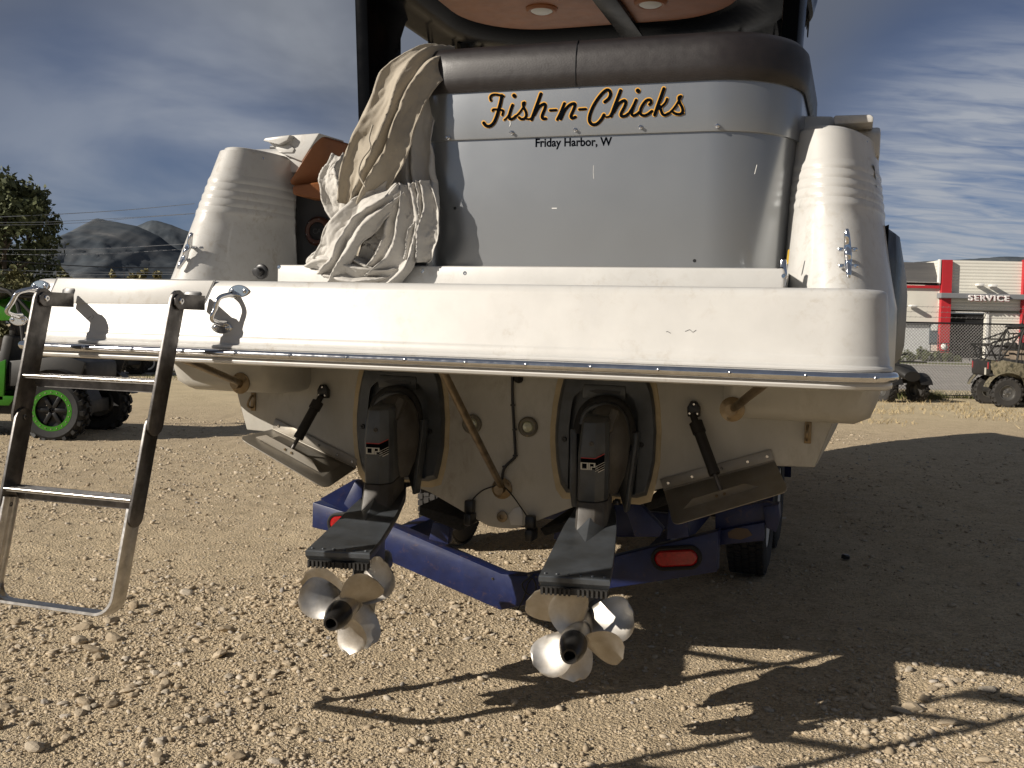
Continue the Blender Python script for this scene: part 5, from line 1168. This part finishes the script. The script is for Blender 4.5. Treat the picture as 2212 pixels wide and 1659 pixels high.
cable([(-60, 560), (60, 567), (170, 574.5), (280, 578), (420, 579)], 40, 52, .022, cabled, 'thick dark cable sagging low across the mountain')
cable([(-60, 582), (0, 583), (120, 586.5), (250, 588), (420, 588)], 42, 54, .011, cablem, 'thin pale cable just under the thick dark cable')
cable([(-60, 588.5), (0, 589.5), (120, 592.5), (250, 593.5), (420, 592)], 42, 54, .013, cablem, 'lowest pale cable just above the swim platform')

# ================================================================== OFF-ROAD VEHICLES
camo = bpy.data.materials.new('camouflage'); camo.use_nodes = True; nt = camo.node_tree; p_ = nt.nodes['Principled BSDF']; t_ = N(nt, 'ShaderNodeTexCoord').outputs['Object']
c_ = ramp(nt, noise(nt, t_, 7, 6, .7, 1.2), [(.36, (.035, .034, .024)), (.46, (.12, .105, .065)), (.56, (.22, .19, .13)), (.68, (.10, .105, .055)), (.8, (.30, .27, .20))]); nt.links.new(c_, p_.inputs['Base Color']); p_.inputs['Roughness'].default_value = .55
lime = mat('lime green plastic', (.036, .185, .008), .35, var=.08, vscale=4); seatm = mat('tan seat', (.24, .19, .14), .8, var=.1); vblack = mat('dusty black plastic', (.011, .011, .011), .55, col2=(.024, .022, .019), vscale=5); rimg = mat('grey rim', (.16, .155, .145), .45, .6, var=.15, vscale=12); rimb = mat('black rim', (.012, .012, .012), .35, .2); vglass = mat('dark glass', (.02, .022, .025), .05, coat=.5); redv = mat('red plastic', (.30, .015, .012), .4)
def utv(nm, label, cat, wheel_at, which, rot, body, side, r=.385, rim_r=.20, rimmat=None, ring=None, bed=True, cage=True, roof=True, group=None, L=1.15, Wd=.72, tw=.27, coil=None, seat=None):
    Rz = Matrix.Rotation(rot, 4, 'Z'); off = Rz @ Vector((which[0] * L, which[1] * Wd, 0)); o = Vector((wheel_at.x, wheel_at.y, 0)) - off; o.z = float(gz(o.x, o.y))
    e = empty(nm, mw=Matrix.Translation(o) @ Rz); tag(e, label, cat, group)
    for x in (-1, 1):
        for y in (-1, 1):
            w = wheel(e, 'wheel', Vector((x * L, y * Wd, r - .012)), (0, y, 0), r, tw, rim_r, rimmat or rimg, 30, 18, lugd=.022)
            if ring:
                obj('bead_ring', MB().lathe([(rim_r * 1.10, tw * .41), (rim_r * 1.10, tw * .47), (rim_r * .86, tw * .47), (rim_r * .86, tw * .40), (rim_r * 1.10, tw * .40)], (0, 0, 0), (0, 0, 1), 32, caps=False), ring, w, ang=40)
                bo = MB()
                for k in range(20): a = 6.283 * k / 20; bo.lathe([(.008, .47 * tw), (.008, .49 * tw)], (rim_r * .98 * math.cos(a), rim_r * .98 * math.sin(a), 0), (0, 0, 1), 5)
                q = obj('ring_bolts', bo, chrome, w); q['kind'] = 'stuff'
                for k in range(6):
                    a = 6.283 * k / 6; obj('spoke', MB().box((rim_r * .52 * math.cos(a), rim_r * .52 * math.sin(a), tw * .33), (rim_r * .75, .05, .03), Matrix.Rotation(a, 3, 'Z')), rimb, w, bev=.006)
            obj('suspension_arm', MB().tube([(x * L, y * (Wd - .1), r), (x * L * .8, y * .25, r + .10)], .025, 6).tube([(x * L + .14 * -x, y * (Wd - .12), r + .05), (x * L * .72, y * .25, r + .16)], .02, 6), vblack, e)
            c0, c1 = Vector((x * (L - .16), y * (Wd - .18), r + .06)), Vector((x * (L - .34), y * .42, r + .62)); d = c1 - c0
            obj('damper', MB().tube([c0, c1], .028, 8), vblack, e)
            if coil:
                ax = d.normalized(); u = ax.orthogonal().normalized(); v = ax.cross(u); obj('coil_spring', MB().tube([c0 + d * (k / 90) + .062 * (math.cos(k * .55) * u + math.sin(k * .55) * v) for k in range(91)], .012, 6), coil, e)
    ch = [[Vector((x, y * w, z)) for y, z in ((-1, .30), (1, .30), (1, .48), (-1, .48))] for x, w in ((-L - .25, .38), (-L * .6, .55), (L * .6, .55), (L + .3, .36))]
    obj('chassis', MB().loft(ch), vblack, e, bev=.02)
    hd = [[Vector((x, y, z)) for y, z in ((-w, .50), (w, .50), (w * .97, zt_ - .10), (w * .7, zt_), (-w * .7, zt_), (-w * .97, zt_ - .10))] for x, w, zt_ in ((L * .45, .66, 1.06), (L * .8, .60, 1.0), (L + .12, .50, .90), (L + .36, .36, .74))]
    obj('hood', MB().loft(hd), body, e, bev=.02)
    obj('front_bumper', MB().tube([(L + .40, -.36, .42), (L + .46, -.30, .70), (L + .46, .30, .70), (L + .40, .36, .42)], .022, 6), vblack, e)
    for y in (-1, 1):
        obj('headlight', MB().lathe([(.075, 0), (.07, .03), (.03, .04)], (L + .18, y * .34, .82), (1, 0, 0), 14), lensm, e)
        obj('front_fender', MB().loft([[Vector((L * 1.0 + R_ * math.cos(t), yy * y, r + R_ * math.sin(t))) for t in [math.pi * (.08 + .84 * k / 9) for k in range(10)]] for yy, R_ in ((.50, r + .12), (.84, r + .10))], False, False, False), vblack, e)
        obj('rear_fender', MB().loft([[Vector((-L + R_ * math.cos(t), yy * y, r + R_ * math.sin(t))) for t in [math.pi * (.08 + .84 * k / 9) for k in range(10)]] for yy, R_ in ((.50, r + .13), (.80, r + .11))], False, False, False), side, e)
        dp = [(-.55, .48), (.52, .46), (.62, .95), (.20, .86), (-.20, .84), (-.58, 1.0)]
        obj('door', MB().slab([Vector((x, y * .70, z)) for x, z in dp], (0, -y * .04, 0)), body, e, bev=.012)
        obj('side_panel', MB().slab([Vector((x, y * .665, z)) for x, z in ((-L - .28, .72), (-.6, .66), (-.6, .98), (-L - .10, 1.06), (-L - .36, .98))], (0, -y * .035, 0)), side, e, bev=.012)
        s_ = seat or vblack
        obj('seat', MB().box((-.18, y * .33, .66), (.52, .46, .16)), s_, e, bev=.05); obj('seat_back', MB().box((-.48, y * .33, 1.00), (.15, .46, .62), Matrix.Rotation(-.2, 3, 'Y')), s_, e, bev=.05); obj('headrest', MB().box((-.55, y * .33, 1.38), (.10, .28, .18), Matrix.Rotation(-.15, 3, 'Y')), vblack, e, bev=.04)
        if bed: obj('tail_light', MB().box((-L - .38, y * .57, .93), (.03, .08, .16)), redlens, e, bev=.008)
    if bed:
        x0, x1 = -L - .36, -.62; q = MB().box(((x0 + x1) / 2, 0, .72), (x1 - x0, 1.26, .05)).box((x1, 0, .90), (.04, 1.26, .34)); obj('cargo_bed', q, vblack, e, bev=.01)
        obj('tailgate', MB().box((x0, 0, .88), (.06, 1.24, .32)), vblack, e, bev=.015); obj('tailgate_plate', MB().box((x0 - .035, -.42, .80), (.01, .10, .16)), inkpale, e)
    else: obj('engine_cover', MB().box((-L - .02, 0, .82), (.60, 1.0, .34)), vblack, e, bev=.06)
    if cage:
        for y in (-1, 1):
            obj('roll_bar', MB().tube(smooth_path([(L * .55, y * .60, 1.02), (.22, y * .58, 1.72), (-.15, y * .57, 1.86), (-.62, y * .58, 1.80), (-.78, y * .62, 1.1), (-.8, y * .62, .75)], 5), .026, 8), vblack, e)
            obj('roll_bar', MB().tube([(-.66, y * .58, 1.78), (-L - .15, y * .55, 1.02)], .022, 6), vblack, e)
        for x, z in ((.22, 1.72), (-.62, 1.80), (-.76, 1.3)): obj('cross_bar', MB().tube([(x, -.58, z), (x, .58, z)], .022, 6), vblack, e)
    if roof: obj('roof', MB().loft([[Vector((x, y * w, z)) for y, z in ((-1, za), (1, za), (.9, za + .05), (-.9, za + .05))] for x, w, za in ((.30, .56, 1.70), (-.1, .62, 1.85), (-.70, .60, 1.82))]), vblack, e, bev=.012)
    obj('steering_wheel', MB().tube([Vector((.18 + .05 * math.sin(t), .33 + .17 * math.cos(t), 1.02 + .16 * math.sin(t))) for t in [6.283 * k / 20 for k in range(21)]], .014, 6), vblack, e)
    return e
w1 = gat(112, 952)
g = utv('side_by_side', 'green and black off-road side-by-side behind the boarding ladder with green beadlock rims', 'off-road vehicle', Vector((w1.x, w1.y + .12, 0)), (-1, 1), math.pi, lime, vblack, r=.39, rim_r=.235, rimmat=rimb, ring=lime, bed=False, coil=lime, L=1.2, Wd=.68, tw=.30)
for q in g.children:
    for k in q.children:
        if k.name.startswith('tyre'): k.data.materials[0] = mat('clean black tyre', (.010, .010, .010), .7, var=.2)
for y in (-1, 1): obj('cage_panel', MB().slab([Vector((x, y * .64, z)) for x, z in ((-.80, 1.50), (-.50, 1.48), (.60, 1.70), (.60, 1.92), (-.35, 1.74))], (0, -y * .03, 0)), lime, g, bev=.01); obj('rocker_panel', MB().slab([Vector((x, y * .70, z)) for x, z in ((-.62, .42), (.55, .40), (.55, .56), (-.70, .54))], (0, -y * .03, 0)), lime, g, bev=.01)
w2 = gat(244, 812)
utv('side_by_side', 'dark side-by-side parked farther back with a machined spoke rim, half hidden by the platform', 'off-road vehicle', Vector((w2.x, w2.y, 0)), (1, -1), R(-8), vblack, vblack, r=.36, rim_r=.22, rimmat=rimg, bed=True, L=1.1, Wd=.66, group=None)
w3 = gat(318, 806)
utv('side_by_side', 'farthest dark side-by-side with a red arm and a white ringed wheel', 'off-road vehicle', Vector((w3.x, w3.y, 0)), (-1, -1), R(20), vblack, redv, r=.34, rim_r=.21, rimmat=rimb, ring=white, bed=True, L=1.05, Wd=.62)
w4 = gat(2176, 880)
utv('utility_vehicle', 'camouflage utility vehicle with a short cargo bed and muddy lugged tyres by the fence', 'utility vehicle', Vector((w4.x, w4.y + .1, 0)), (-1, -1), R(-8), camo, camo, r=.335, rim_r=.17, bed=True, L=1.0, Wd=.64, tw=.26, seat=seatm)
# farther machine with a tubular cargo rack, between the bed and the fence
w5 = gat(2072, 862); 
e5 = utv('utility_vehicle', 'dusty black utility vehicle with a tubular rear rack standing behind the camouflage one', 'utility vehicle', Vector((w5.x + .85, w5.y - .95, 0)), (-1, -1), R(4), vblack, vblack, r=.30, rim_r=.16, bed=True, cage=False, roof=False, L=.95, Wd=.58, seat=seatm)
rk = MB()
for y in (-.55, .55):
    rk.tube(smooth_path([(-1.35, y, 1.05), (-1.50, y, 1.42), (-1.05, y, 1.55), (-.55, y, 1.72), (-.42, y, 1.68), (-.5, y, 1.0)], 5), .024, 6); rk.tube([(-1.46, y, 1.36), (-.5, y, 1.40)], .02, 6); rk.tube([(-1.40, y, 1.15), (-.5, y, 1.15)], .02, 6)
for x, z in ((-1.50, 1.42), (-1.40, 1.15), (-.45, 1.70), (-.46, 1.4), (-1.0, 1.55)): rk.tube([(x, -.55, z), (x, .55, z)], .02, 6)
for y in (-.3, 0, .3): rk.tube([(-1.48, y, 1.38), (-1.38, y, 1.12)], .014, 5); rk.tube([(-.44, y, 1.69), (-.48, y, 1.15)], .014, 5)
obj('cargo_rack', rk, vblack, e5)
# quad bike tucked against the boat's starboard side
w6 = gat(1966, 868); q6 = empty('quad_bike', mw=Matrix.Translation((w6.x - .42, w6.y + .5, float(gz(w6.x, w6.y)))) @ Matrix.Rotation(R(-74), 4, 'Z')); tag(q6, 'black quad bike with a padded seat half hidden behind the boat', 'quad bike')
for x in (-.62, .62):
    for y in (-.44, .44): wheel(q6, 'wheel', Vector((x, y, .29)), (0, 1 if y > 0 else -1, 0), .30, .24, .15, rimg, 26, 16, lugd=.018)
sections = [(-.95, .24, .62, .80), (-.5, .20, .52, .86), (-.1, .22, .50, .84), (.3, .20, .55, .92), (.7, .30, .58, .90), (1.0, .22, .50, .74)]
obj('bodywork', MB().loft([[Vector((x, w * math.cos(t) , (z0 + z1) / 2 + (z1 - z0) / 2 * math.sin(t))) for t in [6.283 * k / 14 for k in range(14)]] for x, w, z0, z1 in sections]), vblack, q6, ang=50)
obj('seat', MB().loft([[Vector((x, w * math.cos(t), z + h * math.sin(t))) for t in [6.283 * k / 14 for k in range(14)]] for x, w, z, h in ((-.72, .10, .92, .05), (-.6, .19, .95, .11), (-.2, .18, .90, .10), (.1, .13, .92, .08), (.22, .06, .93, .04))]), vblack, q6, ang=60)
obj('rear_box', MB().box((-.78, 0, 1.08), (.42, .70, .34)), vblack, q6, bev=.10, seg=3)
obj('handlebar', MB().tube(smooth_path([(.18, -.42, 1.14), (.28, -.2, 1.10), (.34, 0, 1.04), (.28, .2, 1.10), (.18, .42, 1.14)], 5), .016, 6).tube([(.34, 0, 1.05), (.45, 0, .8)], .03, 6), vblack, q6)
for x in (-.72, .78): obj('rack', MB().tube([(x - .25, -.34, .96), (x + .25, -.34, .96), (x + .25, .34, .96), (x - .25, .34, .96), (x - .25, -.34, .96)], .014, 5), vblack, q6)
for x in (-.62, .62):
    for y in (-1, 1): obj('mudguard', MB().loft([[Vector((x + .40 * math.cos(t), yy * y, .30 + .40 * math.sin(t))) for t in [math.pi * (.1 + .8 * k / 8) for k in range(9)]] for yy in (.24, .58)], False, False, False), vblack, q6)

# ================================================================== STEP LADDER whose shadow crosses the gravel at lower right
sl = empty('step_ladder', loc=(-1.75, 2.30, 0)); tag(sl, 'aluminium step ladder just out of view at left, its rungs shadowed on the near gravel', 'step ladder')
du = Vector((.334, -.150, 0)); bk = Vector((-.89, -.454, 0)) * .85
for q in (Z0, du): obj('ladder_stile', MB().tube([q, q + Vector((0, 0, 2.02))], .022, 8), alubright, sl); obj('back_leg', MB().tube([q + bk, q + Vector((0, 0, 1.96))], .014, 6), alubright, sl)
for k in range(6): z = .27 + .30 * k; obj('tread', MB().tube([Vector((0, 0, z)), du + Vector((0, 0, z))], .024, 8), alubright, sl)
obj('top_cap', MB().slab([Vector((0, 0, 1.98)) + q for q in (Z0 - bk * .05, du - bk * .05, du + bk * .10, bk * .10)], (0, 0, .06)), redv, sl, bev=.01)
